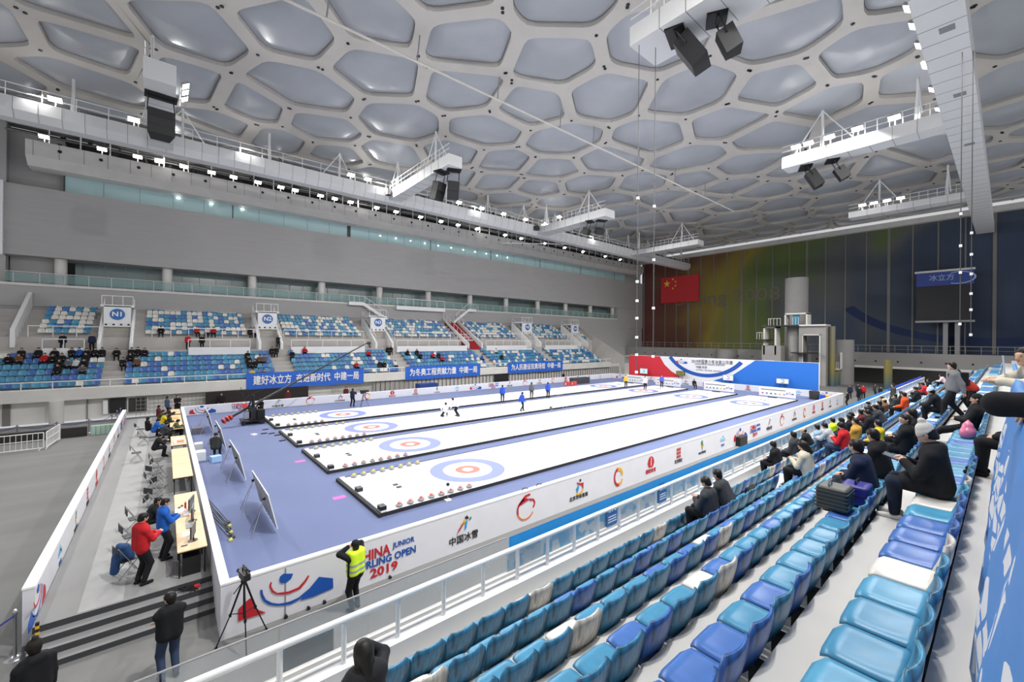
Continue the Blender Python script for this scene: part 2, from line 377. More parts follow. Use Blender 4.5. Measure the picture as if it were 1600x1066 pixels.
# gallery glass and columns
b = MB(); b.box(-7.6, 92, 66.0, 66.1, 11.5, 14.4, GLASSD); struct(b.build('window_2'))
b = MB()
for k in range(60):
    x = -7.0 + k * 1.72
    b.box(x, x + .07, 65.93, 65.99, 11.5, 14.4, mat('window_frame_grey', (150, 152, 150), 0.5))
b.box(-12, -8.5, 64.6, 66, 11.5, 14.4, WALLG)
struct(b.build('trim_2'))
for k in range(12):
    b = MB(); b.lathe((-8.4 + 8.6 * k, 63.9, 0), [(.48, 11.45), (.48, 14.4)], OFFW, 16)
    o = b.build('gallery_column'); tag(o, 'round pale gallery column, %s from the left under the long grey wall' % (ORD + ['eleventh', 'twelfth'])[k], 'column', 'gallery columns')
b = MB(); b.box(-12, 92, 65.9, 69, 11.35, 11.5, OFFW); b.box(-12, 98, 63, 66.2, 11.4, 11.5, CONC); struct(b.build('floor_gallery'))
# gallery railing
t = thing('gallery_railing', 'pale metal railing along the gallery in front of the columns', 'railing', (0, 63.05, 11.6))
b = MB(); L = Vector((0, 63.05, 11.6))
b.tube((-12, 63.05, 12.7), (92, 63.05, 12.7), .04, OFFW, 6); b.build('rail', t, L)
for k in range(60):
    x = -11.5 + k * 1.75; b = MB(); b.tube((x, 63.05, 11.55), (x, 63.05, 12.7), .03, OFFW, 6); b.build('post', t, L)
b = MB(); b.box(-12, 92, 63.04, 63.06, 11.7, 12.6, glassmat('rail_glass', (150, 190, 190), .25)); b.build('glass_panel', t, L)
# lamps behind the teal glass (inside the corridor)
b = MB()
for x in (1, 4.2, 7.5): b.box(x, x + .3, 63.80, 63.84, 22.9, 22.95, LAMP)
for k in range(11): b.box(26 + k * 2.6, 26.14 + k * 2.6, 63.80, 63.84, 22.5, 22.55, LAMP)
tag(b.build('corridor_lamps'), 'row of small bright corridor lamps seen in the teal glass band', 'lamp')
# front railing of the north stand
t = thing('stand_railing', 'white railing along the front edge of the far lower seats', 'railing', (0, 49.1, 2.05)); L = Vector((0, 49.1, 2.05))
b = MB(); b.tube((-14, 49.1, 2.68), (66, 49.1, 2.68), .04, WHITE, 6); b.build('rail', t, L)
for k in range(48):
    x = -13.5 + k * 1.66; b = MB(); b.tube((x, 49.1, 2.05), (x, 49.1, 2.68), .035, WHITE, 6); b.build('post', t, L)
# blocks: white balcony boxes of the cross aisle with railings, stairs, vomitories
SEC = 13.0
VOM = [(-4.9, -2.4), (8.3, 10.8), (22.0, 24.6), (36.8, 39.6), (50.5, 53.3), (64, 66.5)]
vomn = ['N1', 'N2', 'N3', None, 'N5', 'N6']
for k, (x0, x1) in enumerate(VOM):
    if k == 3:
        REDC = mat('red_stair_carpet', (150, 26, 36), 0.8)
        t = thing('red_stair', 'red carpeted stair with white sides climbing through the far upper seats', 'stair', (x0, 56, 4.9)); L = Vector((x0, 56, 4.9))
        b = MB()
        n = 18
        for i in range(n): b.box(x0 + .2 , x1 - .2, 55.0 + i * .42, 55.0 + (i + 1) * .42 + .02, 4.6, 5.0 + i * .24, REDC)
        b.build('steps', t, L)
        for xx in (x0, x1 - .2):
            b = MB(); b.add([(xx, 54.7, 4.8), (xx, 62.8, 9.6), (xx, 62.8, 9.9), (xx, 54.7, 5.6), (xx + .2, 54.7, 4.8), (xx + .2, 62.8, 9.6), (xx + .2, 62.8, 9.9), (xx + .2, 54.7, 5.6)],
                [(0, 1, 2, 3), (7, 6, 5, 4), (0, 4, 5, 1), (3, 2, 6, 7), (0, 3, 7, 4), (1, 5, 6, 2)], WHITE); b.build('side_wall', t, L)
            b = MB(); b.tube((xx + .1, 54.8, 6.5), (xx + .1, 62.6, 10.8), .04, WHITE, 6)
            for i in range(8): b.tube((xx + .1, 54.8 + i * 1.1, 5.5 + i * .61), (xx + .1, 54.8 + i * 1.1, 6.5 + i * .61), .03, WHITE, 6)
            b.build('handrail', t, L)
        continue
    t = thing('entrance_block', 'white stair entrance block with sloping parapets%s in the far stand' % (' and round blue %s sign' % vomn[k] if vomn[k] else ''), 'entrance', (x0, 56, 4.9)); L = Vector((x0, 56, 4.9))
    b = MB()
    for xx in (x0, x1 - .25):
        b.add([(xx, 55.2, 4.9), (xx, 60.6, 4.9), (xx, 60.6, 9.5), (xx, 55.2, 5.7), (xx + .25, 55.2, 4.9), (xx + .25, 60.6, 4.9), (xx + .25, 60.6, 9.5), (xx + .25, 55.2, 5.7)],
              [(0, 1, 2, 3), (7, 6, 5, 4), (0, 4, 5, 1), (3, 2, 6, 7), (0, 3, 7, 4), (1, 5, 6, 2)], WHITE)
    b.build('parapet', t, L)
    b = MB(); b.box(x0 + .25, x1 - .25, 57.6, 57.9, 7.3, 9.4, WHITE); b.box(x0, x1, 57.6, 60.7, 9.3, 9.5, WHITE); b.build('front_panel', t, L)
    b = MB(); b.box(x0 + .25, x1 - .25, 57.95, 58.0, 5.0, 7.3, mat('beige_wall', (176, 172, 160), 0.8)); b.build('back_wall', t, L)
    b = MB()
    for j in range(4): b.box(x0 + .35 + j * .55, x0 + .5 + j * .55, 57.5, 57.6, 7.45, 7.6, BLACK)
    b.build('lamp_box', t, L)
    if vomn[k]:
        b = MB(); b.lathe(((x0 + x1) / 2, 57.57, 8.55), [(.56, 0), (.56, .05)], mat('sign_blue', (40, 104, 176), 0.5), 28, (0, -1, 0)); sg = b.build('round_sign', t, L)
        q = text_on('lettering', vomn[k], .66, WHITE, ((x0 + x1) / 2 , 57.50, 8.55), (1, 0, 0), (0, 0, 1), None, .02); q.parent = sg; q.location = -L
    b = MB(); b.tube((x0 + .1, 57.7, 10.4), (x1 - .1, 57.7, 10.4), .03, WHITE, 6)
    for j in range(4):
        xx = x0 + .1 + j * (x1 - x0 - .2) / 3; b.tube((xx, 57.7, 9.5), (xx, 57.7, 10.4), .03, WHITE, 6)
    for xx in (x0 + .1, x1 - .1):
        b.tube((xx, 57.7, 10.4), (xx, 60.5, 10.4), .03, WHITE, 6); b.tube((xx, 55.3, 6.6), (xx, 60.5, 10.3), .03, WHITE, 6)
        for j in range(6): b.tube((xx, 55.4 + j, 5.7 + j * .7), (xx, 55.4 + j, 6.65 + j * .7), .025, WHITE, 6)
    b.build('handrail', t, L)
ends = [-14] + [v for p in VOM for v in p] + [70]
balc = [(-9.0, -5.5, 0), (-2.2 + 1.2, 7.6, 1), (13.6, 21.6, 1), (27.2, 36.0, 1), (41.5, 49.5, 1), (55, 63, 1)]
bn_ = 0
for (x0, x1, kk) in [(-8.3, -5.7, 0), (1.9, 7.4, 1), (11.6, 20.4, 1), (24.9, 36.6, 1), (40.4, 49.3, 1), (54.0, 62.8, 1)]:
    t = thing('balcony', 'white balcony box with railing in front of the cross aisle, %s from the left' % ORD[bn_], 'balcony', (x0, 54.9, 4.7)); bn_ += 1; L = Vector((x0, 54.9, 4.7))
    b = MB(); b.box(x0, x1, 54.75, 54.95, 4.35, 5.25, WHITE); b.box(x0, x1, 54.95, 55.6, 4.9, 5.0, CONC); b.build('parapet', t, L)
    b = MB(); b.tube((x0, 54.85, 6.05), (x1, 54.85, 6.05), .04, WHITE, 6)
    n = max(2, int((x1 - x0) / 1.5))
    b.build('rail', t, L)
    for j in range(n + 1):
        xx = x0 + j * (x1 - x0) / n; b = MB(); b.tube((xx, 54.85, 5.2), (xx, 54.85, 6.05), .035, WHITE, 6); b.build('post', t, L)
un_ = 0
for (x0, x1) in [(-9.5, -4.9), (-1.0, 8.0), (11.2, 21.0), (25.5, 36.2), (40.2, 50.0), (54, 63.5)]:
    t = thing('upper_railing', 'white railing at the foot of the far upper seats, %s block from the left' % ORD[un_], 'railing', (x0, 57, 6.25)); un_ += 1; L = Vector((x0, 57, 6.25))
    b = MB(); b.tube((x0, 57, 7.25), (x1, 57, 7.25), .04, WHITE, 6); b.build('rail', t, L)
    n = max(2, int((x1 - x0) / 1.3))
    for j in range(n + 1):
        xx = x0 + j * (x1 - x0) / n; b = MB(); b.tube((xx, 57, 6.25), (xx, 57, 7.25), .035, WHITE, 6); b.build('post', t, L)
# sloping diagonal stair from gallery (two white flights)
for (xa, xb, lab) in ((20.8, 26.8, 'white stair flight slanting down from the gallery to the N3 block'), (43.5, 38.8, 'white stair flight slanting down from the gallery to the red stair')):
    t = thing('gallery_stair', lab, 'stair', (xa, 62.6, 9.5)); L = Vector((xa, 62.6, 9.5)); sg = 1 if xb > xa else -1
    b = MB(); zz0, zz1 = 11.6, 9.2
    xm = xa + (xb - xa) * .35
    b.add([(xa, 62.2, 11.2), (xm, 62.2, 11.2), (xb, 62.2, 8.9), (xb, 62.2, 9.4), (xm, 62.2, 11.7), (xa, 62.2, 11.7), (xa, 62.9, 11.2), (xm, 62.9, 11.2), (xb, 62.9, 8.9), (xb, 62.9, 9.4), (xm, 62.9, 11.7), (xa, 62.9, 11.7)],
          [(0, 1, 4, 5), (1, 2, 3, 4), (11, 10, 7, 6), (10, 9, 8, 7), (5, 4, 10, 11), (4, 3, 9, 10), (0, 6, 7, 1), (1, 7, 8, 2), (2, 8, 9, 3), (0, 5, 11, 6)], WHITE)
    b.build('flight', t, L)
    b = MB(); b.path([(xa, 62.25, 12.6), (xm, 62.25, 12.6), (xb, 62.25, 10.3)], .035, WHITE, 6)
    for j in range(9):
        q = j / 8; xx = xa + (xb - xa) * q; z = 11.7 if q < .35 else 11.7 - (q - .35) / .65 * 2.3; b.tube((xx, 62.25, z), (xx, 62.25, z + .9), .025, WHITE, 6)
    b.build('handrail', t, L)
t = thing('gallery_balcony', 'white balcony slab projecting from the gallery between the two stair flights', 'balcony', (27, 62.5, 11.2)); L = Vector((27, 62.5, 11.2))
b = MB(); b.box(28.2, 37.0, 62.2, 62.9, 10.9, 11.5, WHITE); b.build('slab', t, L)
b = MB(); b.tube((28.2, 62.3, 12.7), (37.0, 62.3, 12.7), .04, WHITE, 6)
for j in range(7): b.tube((28.3 + j * 1.43, 62.3, 11.5), (28.3 + j * 1.43, 62.3, 12.7), .03, WHITE, 6)
b.build('handrail', t, L)
# sloping edge walls at both ends
t = thing('edge_parapet', 'white sloping parapet at the left end of the far stand', 'parapet', (-12, 55, 5)); L = Vector((-12, 55, 5))
b = MB(); x = -10.5
b.add([(x, 56.6, 5.3), (x, 62.9, 9.2), (x, 62.9, 10.7), (x, 56.6, 6.9), (x + .3, 56.6, 5.3), (x + .3, 62.9, 9.2), (x + .3, 62.9, 10.7), (x + .3, 56.6, 6.9)], [(0, 1, 2, 3), (7, 6, 5, 4), (0, 4, 5, 1), (3, 2, 6, 7), (0, 3, 7, 4), (1, 5, 6, 2)], WHITE); b.build('wall_panel', t, L)
t = thing('edge_parapet', 'grey sloping parapet at the far right end of the north stand', 'parapet', (70, 55, 5)); L = Vector((70, 55, 5))
b = MB(); x = 70
b.add([(x, 49, -.7), (x, 63.5, -.7), (x, 63.5, 10.6), (x, 49, 3.0), (x + .3, 49, -.7), (x + .3, 63.5, -.7), (x + .3, 63.5, 10.6), (x + .3, 49, 3.0)], [(0, 1, 2, 3), (7, 6, 5, 4), (0, 4, 5, 1), (3, 2, 6, 7), (0, 3, 7, 4), (1, 5, 6, 2)], CONC); b.build('wall_panel', t, L)
# north seats
def pick(y, p_white):
    r = random.random()
    return 'white' if r < p_white else ('deep' if r < p_white + (1 - p_white) * .3 else ('teal' if r < p_white + (1 - p_white) * .75 else 'sky'))
for i in range(6):
    x = -13.5
    while x < 65.5:
        aisle = any(a - .1 < x < a + 1.9 for a in (-4.4, 9.2, 23.4, 37.6, 51.2))
        balcony_shadow = i == 5 and (any(a < x < c for a, c, _ in [(-8.3, -5.7, 0), (1.9, 7.4, 1), (11.6, 20.4, 1), (24.9, 36.6, 1), (40.4, 49.3, 1), (54.0, 62.8, 1)]))
        if not aisle: seats_spec.append((x, 50.15 + .88 * i, 2.22 + .445 * i, 1, pick(i, .06 + .004 * max(0, x))))
        x += .5
for i in range(7):
    x = -8.8
    while x < 69:
        ok = not any(a - .9 < x < c + .8 for a, c in VOM)
        if ok: seats_spec.append((x, 57.3 + .88 * i, 6.68 + .445 * i, 1, pick(i, .45)))
        x += .5
# ---------------------------------------------------------------- blue banners with slogans on the north fascia
for (x0, x1, txt, la) in ((6.3, 18.1, '建好冰立方  奋进新时代  中建一局', 'long blue banner with white Chinese slogan, leftmost of three on the far stand'),
                      (23.4, 35.0, '为冬奥工程贡献力量  中建一局', 'long blue banner with white Chinese slogan, middle of three on the far stand'),
                      (40.2, 52.3, '为人民建设双奥场馆  中建一局', 'long blue banner with white Chinese slogan, rightmost of three on the far stand')):
    t = thing('slogan_banner', la, 'banner', (x0, 48.98, 1.1)); L = Vector((x0, 48.98, 1.1))
    b = MB(); n = 24
    vs = []; 
    for i in range(n + 1):
        x = x0 + (x1 - x0) * i / n; yy = 48.965 - .03 * math.sin(i * 1.9)
        vs += [(x, yy, 1.05 + .03 * math.sin(i * .7)), (x, yy - .03, 2.74)]
    b.add(vs, [(2 * i, 2 * i + 2, 2 * i + 3, 2 * i + 1) for i in range(n)], BAN, True)
    b.add([(v[0], v[1] + .03, v[2]) for v in vs], [(2 * i + 1, 2 * i + 3, 2 * i + 2, 2 * i) for i in range(n)], BAN, True); b.build('cloth', t, L)
    q = text_on('lettering', txt, 1.0, WHITE, ((x0 + x1) / 2, 48.86, 1.92), (1, 0, 0), (0, 0, 1), None, .025, (x1 - x0) * .9); q.parent = t; q.location = -L
# ---------------------------------------------------------------- ground level below the north stand
b = MB(); GR = mat('grey_mesh', (150, 146, 140), 0.5)
for k in range(38): b.box(-1.9 + k * .3, -1.87 + k * .3, 49.3, 49.34, -.7, 1.13, GR)
for z in (-.4, -.05, .3, .65, 1.0): b.box(-1.9, 9.2, 49.32, 49.36, z, z + .03, GR)
tag(b.build('mesh_fence'), 'grey grid fence under the far stand behind the officials', 'fence')
b = MB()
for k in range(50): b.box(14.6 + k * .2, 14.63 + k * .2, 49.3, 49.34, -.7, 1.13, GR)
for z in (-.3, .1, .5, .9): b.box(9.3, 19.5, 49.32, 49.36, z, z + .04, GR)
tag(b.build('mesh_fence'), 'grey grid fence under the leftmost slogan banner', 'fence')
b = MB(); b.box(3.0, 12.0, 48.7, 48.8, -.7, 1.1, mat('dark_brown_drape', (46, 40, 40), 0.9)); tag(b.build('black_drape'), 'dark drape hanging below the far stand left of the slogan banners', 'drape')
b = MB()
for k in range(80):
    x = 19.8 + k * .62; b.box(x, x + .03, 49.4, 49.6, -.7, 1.13, GREYM)
b.box(19.6, 70, 49.6, 49.7, -.7, 1.13, mat('pale_fence_panel', (190, 186, 182), .7)); b.box(38.0, 40.6, 49.3, 49.5, -.7, 1.0, BLACK)
tag(b.build('panel_fence'), 'long pale ribbed fence under the far stand right of the slogan banner', 'fence')
b = MB(); b.lathe((-6.6, 48.9, 0), [(.42, -.7), (.42, 1.13)], OFFW, 20); tag(b.build('round_column'), 'round beige column under the far left stand', 'column')
b = MB(); b.box(-3.6, -2.6, 49.6, 49.95, -.3, .95, BLACK); b.box(-4.0, -3.7, 49.6, 49.95, -.3, .9, WHITE); tag(b.build('black_screen'), 'black equipment panel on the wall under the far left stand', 'screen')
b = MB(); b.box(-2.4, -1.2, 49.6, 49.95, -.3, .9, mat('door_dark', (52, 52, 50), .6)); b.box(-2.5, -1.1, 49.7, 49.97, -.3, 1.0, WHITE); struct(b.build('door_1'))
for px, cl in ((-9.6, -9.2), (-5.0, -4.95)): 
    b = MB(); b.box(px, cl, 49.88, 49.99, -.7, 1.13, mat('joint_dark', (110, 108, 104), .8)); struct(b.build('trim_3'))
# ---------------------------------------------------------------- east (poster) wall
PC = [(78, 50, 48), (84, 56, 50), (98, 66, 46), (110, 84, 44), (112, 96, 44), (106, 98, 46), (96, 96, 48), (84, 92, 50), (72, 84, 52), (64, 74, 56), (58, 66, 62), (54, 62, 70), (48, 58, 76), (42, 54, 80), (38, 50, 80), (36, 48, 82), (36, 46, 82)]
def poster_mat():
    M = bpy.data.materials.new('printed_wall_cloth'); M.use_nodes = True; nt = M.node_tree; bs_ = nt.nodes['Principled BSDF']; bs_.inputs['Roughness'].default_value = .85
    tc = nt.nodes.new('ShaderNodeTexCoord'); sp = nt.nodes.new('ShaderNodeSeparateXYZ'); nt.links.new(tc.outputs['Object'], sp.inputs[0])
    nz = nt.nodes.new('ShaderNodeTexNoise'); nz.inputs['Scale'].default_value = .05; nz.inputs['Detail'].default_value = 1; nz.inputs['Distortion'].default_value = 1.5; nt.links.new(tc.outputs['Object'], nz.inputs['Vector'])
    a = nt.nodes.new('ShaderNodeMath'); a.operation = 'MULTIPLY_ADD'; a.inputs[1].default_value = 34; nt.links.new(nz.outputs['Fac'], a.inputs[0]); 
    d = nt.nodes.new('ShaderNodeMath'); d.operation = 'MULTIPLY_ADD'; d.inputs[1].default_value = .35; nt.links.new(sp.outputs['Z'], d.inputs[0]); nt.links.new(sp.outputs['Y'], d.inputs[2]); nt.links.new(d.outputs[0], a.inputs[2])
    mr = nt.nodes.new('ShaderNodeMapRange'); mr.inputs['From Min'].default_value = 84; mr.inputs['From Max'].default_value = 14; nt.links.new(a.outputs[0], mr.inputs[0])
    cr = nt.nodes.new('ShaderNodeValToRGB'); el = cr.color_ramp.elements
    stops = [(0.0, (104, 58, 54)), (.16, (112, 78, 56)), (.32, (142, 128, 52)), (.42, (112, 114, 62)), (.52, (92, 110, 62)), (.60, (94, 96, 96)), (.72, (66, 76, 92)), (1.0, (44, 56, 84))]
    el[0].position = stops[0][0]; el[0].color = srgb(stops[0][1]) + (1,); el[1].position = 1.0; el[1].color = srgb(stops[-1][1]) + (1,)
    for p, c in stops[1:-1]: e = el.new(p); e.color = srgb(c) + (1,)
    nt.links.new(mr.outputs[0], cr.inputs[0])
    wv = nt.nodes.new('ShaderNodeTexWave'); wv.bands_direction = 'Y'; wv.inputs['Scale'].default_value = 1.2; nt.links.new(tc.outputs['Object'], wv.inputs['Vector'])
    mx = nt.nodes.new('ShaderNodeMix'); mx.data_type = 'RGBA'; mx.blend_type = 'MULTIPLY'; mx.inputs[0].default_value = .12
    nt.links.new(cr.outputs[0], mx.inputs[6]); nt.links.new(wv.outputs['Color'], mx.inputs[7]); nt.links.new(mx.outputs[2], bs_.inputs['Base Color'])
    return M
PM = poster_mat()
b = MB(); b.box(98, 98.5, -14, 63, 4.5, 26.6, PM); struct(b.build('wall_east'))
b = MB(); STG = mat('strap_grey', (120, 118, 112), .6)
for k in range(25): y = 62.4 - 3.05 * k; w = .09 if k % 4 else .2; b.box(97.93, 98.0, y - w, y + w, 4.6, 26.5, STG)
struct(b.build('trim_4'))
b = MB(); b.box(97.0, 98.6, -14, 66, 26.4, 27.3, OFFW); struct(b.build('trim_5'))
# swoosh bands and faint print
b = MB(); PB = mat('print_dark_blue', (34, 48, 84), .85); PG = mat('print_grey_teal', (66, 82, 90), .85)
b.prism([(y, z) for y, z in arcpts(2, 19, 13, 200, 330, 1.1, 26, 1.6, 1.0)], ((97.96, 0, 0), (0, 1, 0), (0, 0, 1), (-1, 0, 0)), PB, .01)
b.prism([(y, z) for y, z in arcpts(14, 40, 30, 190, 262, 1.6, 26, 1.3, 1.0)], ((97.955, 8, 0), (0, -1, 0), (0, 0, 1), (-1, 0, 0)), PG, .01) if False else None
struct(b.build('trim_6'))
q = text_on('wall_lettering', 'Beijing 2008', 4.0, mat('faint_lettering', (112, 104, 88), .8), (97.9, 42.0, 16.2), (0, -1, 0), (0, 0, 1), None, .0, 23.0)
tag(q, 'faint pale lettering reading Beijing 2008 on the coloured far wall', 'lettering')
# east low balcony, columns and floor
b = MB(); b.box(91, 98, -14, 66, 4.0, 4.5, CONC); b.box(90.6, 91.1, -14, 66, 2.2, 4.6, mat('grey_fascia', (140, 138, 136), .8)); b.box(90.4, 90.7, -14, 66, 2.05, 2.4, OFFW); b.box(96.5, 98.5, -14, 66, -.7, 4.1, mat('dim_wall', (120, 118, 116), .8)); struct(b.build('wall_east_base'))
b = MB()
for k in range(26):
    b.lathe((90.58, 60 - k * 2.7, 3.2), [(.14, 0), (.14, .03)], BLACK, 10, (-1, 0, 0))
struct(b.build('trim_7'))
t = thing('end_railing', 'thin grey railing along the balcony below the coloured wall', 'railing', (90.8, 26, 4.6)); L = Vector((90.8, 26, 4.6))
b = MB(); b.tube((90.8, -14, 5.8), (90.8, 60, 5.8), .04, GREYM, 6); b.tube((90.8, -14, 5.2), (90.8, 60, 5.2), .02, GREYM, 6); b.build('rail', t, L)
for k in range(48): b = MB(); b.tube((90.8, -13 + k * 1.55, 4.55), (90.8, -13 + k * 1.55, 5.8), .03, GREYM, 6); b.build('post', t, L)
colm = bpy.data.materials.new('graded_column'); colm.use_nodes = True; nt = colm.node_tree
tc = nt.nodes.new('ShaderNodeTexCoord'); sp = nt.nodes.new('ShaderNodeSeparateXYZ'); mr = nt.nodes.new('ShaderNodeMapRange'); cr = nt.nodes.new('ShaderNodeValToRGB')
nt.links.new(tc.outputs['Object'], sp.inputs[0]); nt.links.new(sp.outputs['Z'], mr.inputs[0]); mr.inputs['From Min'].default_value = -1; mr.inputs['From Max'].default_value = 6; nt.links.new(mr.outputs[0], cr.inputs[0])
el = cr.color_ramp.elements; el[0].color = srgb((50, 90, 110)) + (1,); el[1].color = srgb((120, 116, 96)) + (1,); e = el.new(.45); e.color = srgb((130, 120, 60)) + (1,)
nt.links.new(cr.outputs[0], nt.nodes['Principled BSDF'].inputs['Base Color'])
for (x, y, r, z1, la) in ((84, 11.65, .5, 3.7, 'slim graded blue to yellow column standing right of the diving towers'), (84.6, 18.3, .75, 1.7, 'stout graded column under the small right diving platform'), (81.2, 17.9, .4, 8.8, 'tall graded blue and olive column at the right side of the big diving tower')):
    b = MB(); b.lathe((x, y, 0), [(r, -.7), (r, z1)], colm, 20); tag(b.build('round_column'), la, 'column')
# diving towers
DG = mat('tower_concrete', (150, 148, 146), .8, var=.1, scale=.5)
t = thing('diving_tower', 'big grey diving tower with stacked platforms and open concrete frames', 'diving tower', (80, 23, -.7)); L = Vector((80, 23, -.7))
b = MB(); b.lathe((86.5, 24.3, 0), [(1.75, -.7), (1.75, 17.6)], DG, 28); b.build('cylinder_core', t, L)
b = MB(); b.lathe((82.5, 23.2, 0), [(1.3, -.7), (1.3, 9.0)], DG, 24); b.build('cylinder_core', t, L)
b = MB()
for y in (21.05, 24.1): b.box(80, 82, y - .1, y + .1, 9.1, 11.0, OFFW)
b.box(80, 82, 20.95, 24.2, 10.8, 11.05, OFFW); b.build('upper_frame', t, L)
b = MB(); b.box(79.6, 82.5, 18.4, 22.0, 8.85, 9.1, OFFW); b.box(79.4, 82.5, 22.0, 27.4, 8.85, 9.05, mat('platform_dark', (50, 50, 52), .7)); b.build('top_platform', t, L)
b = MB(); b.box(80, 82.5, 18.45, 19.15, -.7, 7.5, DG); b.box(80, 82.5, 21.6, 22.1, -.7, 7.5, DG); b.box(80, 82.5, 18.45, 22.1, 7.5, 8.85, DG); b.build('right_frame', t, L)
b = MB(); b.box(79.85, 80, 19.15, 19.3, -.6, 7.5, OFFW); b.box(79.85, 80, 21.5, 21.6, -.6, 7.5, OFFW); b.box(79.85, 80, 19.15, 21.6, 7.35, 7.5, OFFW); b.build('frame_edge', t, L)
b = MB(); b.box(80, 82, 27.15, 27.4, 4.0, 8.85, OFFW); b.box(80, 82, 25.4, 25.65, 4.0, 8.85, OFFW); b.box(80, 82, 25.4, 27.4, 8.6, 8.85, OFFW); b.build('left_frame', t, L)
b = MB(); b.box(80, 82.5, 24.7, 27.6, -.7, 5.6, DG); b.box(79.95, 80, 25.7, 27.1, -.7, 2.9, mat('dark_opening', (64, 64, 64), .8)); b.box(79.9, 79.98, 25.6, 25.72, -.7, 3.0, OFFW); b.box(79.9, 79.98, 27.1, 27.22, -.7, 3.0, OFFW); b.box(79.9, 79.98, 25.6, 27.22, 2.9, 3.05, OFFW); b.build('left_block', t, L)
b = MB(); b.box(78.8, 82, 19.3, 22.9, 4.35, 4.55, BLACK); b.box(79, 82, 26.6, 28.6, 6.45, 6.65, BLACK); b.build('low_platform', t, L)
b = MB()
for yy, z in ((26.2, 9.05), (25.7, 9.05), (25.2, 9.05), (24.7, 9.05), (26.5, 9.05), (28.3, 6.65), (27.9, 6.65), (27.5, 6.65), (22.9, 9.1), (22.5, 9.1), (22.1, 9.1)): b.tube((79.7, yy, z), (79.7, yy, z + 1.2), .04, OFFW, 6)
b.tube((79.7, 24.7, 10.2), (79.7, 26.5, 10.2), .04, OFFW, 6); b.tube((79.7, 27.5, 7.85), (79.7, 28.3, 7.85), .04, OFFW, 6); b.build('guard_rail', t, L)
b = MB(); b.box(80.4, 80.6, 22.2, 23.1, 9.1, 11.0, mat('pool_blue', (60, 130, 160), .6)); b.build('blue_panel', t, L)
t = thing('diving_tower', 'small grey cylindrical diving tower with railed low platform', 'diving tower', (86, 17, -.7)); L = Vector((86, 17, -.7))
b = MB(); b.lathe((87, 17.6, 0), [(1.35, -.7), (1.35, 6.7)], DG, 28); b.build('cylinder_core', t, L)
b = MB(); b.box(83.6, 86, 17.6, 19.2, 1.75, 1.95, OFFW); b.box(85, 85.2, 17.4, 17.7, 1.95, 4.6, OFFW); b.build('platform', t, L)
b = MB()
for k in range(7): b.tube((83.7, 17.65 + k * .25, 1.95), (83.7, 17.65 + k * .25, 3.1), .035, OFFW, 6)
b.build('guard_rail', t, L)
b = MB()
for k in range(3): b.lathe((90.3, 37.8, 0), [(1.9, -.7), (1.9, 4.6)], DG, 24) if k == 0 else None
tag(b.build('round_column'), 'wide grey round column built into the low balcony behind the big board', 'column')
# flag, video screen
t = thing('national_flag', 'red flag with one large and four small yellow stars on the far wall', 'flag', (97.6, 52.4, 19)); L = Vector((97.6, 52.4, 19))
b = MB(); b.box(97.5, 98.0, 47.4, 57.2, 15.7, 22.2, mat('flag_red', (196, 46, 50), .7)); b.build('cloth', t, L)
def star(cx, cz, r, rot=0):
    return [(cx + (r if i % 2 == 0 else r * .38) * math.sin(rot + math.pi * i / 5), cz + (r if i % 2 == 0 else r * .38) * math.cos(rot + math.pi * i / 5)) for i in range(10)]
b = MB(); fr = ((97.49, 57.2, 22.2), (0, -1, 0), (0, 0, 1), (-1, 0, 0))
b.prism(star(1.65, -1.65, 1.0), fr, mat('flag_yellow', (240, 200, 60), .6), .02)
for cx, cz, ro in ((3.25, -.65, .5), (3.95, -1.3, .2), (3.95, -2.3, 0), (3.25, -2.95, -.3)): b.prism(star(cx, cz, .34, ro), fr, mat('flag_yellow', (240, 200, 60), .6), .02)
b.build('star', t, L)
t = thing('video_screen', 'dark video screen with blue header hanging on the far wall', 'screen', (95, 6.7, 12)); L = Vector((95, 6.7, 12))
b = MB(); b.box(95.4, 96, 3.6, 9.8, 9.9, 15.5, mat('screen_black', (20, 20, 22), .4)); b.build('display', t, L)
b = MB(); b.box(95.3, 95.9, 3.4, 9.8, 15.5, 17.7, mat('header_blue', (50, 70, 140), .6)); b.build('header', t, L)
b = MB(); b.box(95.2, 96.1, 3.3, 10.0, 17.7, 18.0, OFFW); b.build('top_bar', t, L); b = MB(); b.box(95.2, 96.1, 3.3, 9.9, 9.6, 9.9, GREYM); b.build('bottom_bar', t, L)
for y_ in (6.2, 4.9): b = MB(); b.box(96, 97.9, y_, y_ + .55, 4.5, 9.6, GREYM); b.build('post', t, L)
b = MB(); b.prism(arcpts(5.0, 16.6, 1.3, 60, 300, .14, 20, 1.4, .75), ((95.28, 0, 0), (0, 1, 0), (0, 0, 1), (-1, 0, 0)), mat('header_line', (170, 185, 220), .6), .01); b.build('emblem', t, L)
q = text_on('lettering', '冰立方', 1.1, mat('header_line', (170, 185, 220), .6), (95.27, 6.9, 16.7), (0, -1, 0), (0, 0, 1), None, .0, 2.8); q.parent = t; q.location = -L
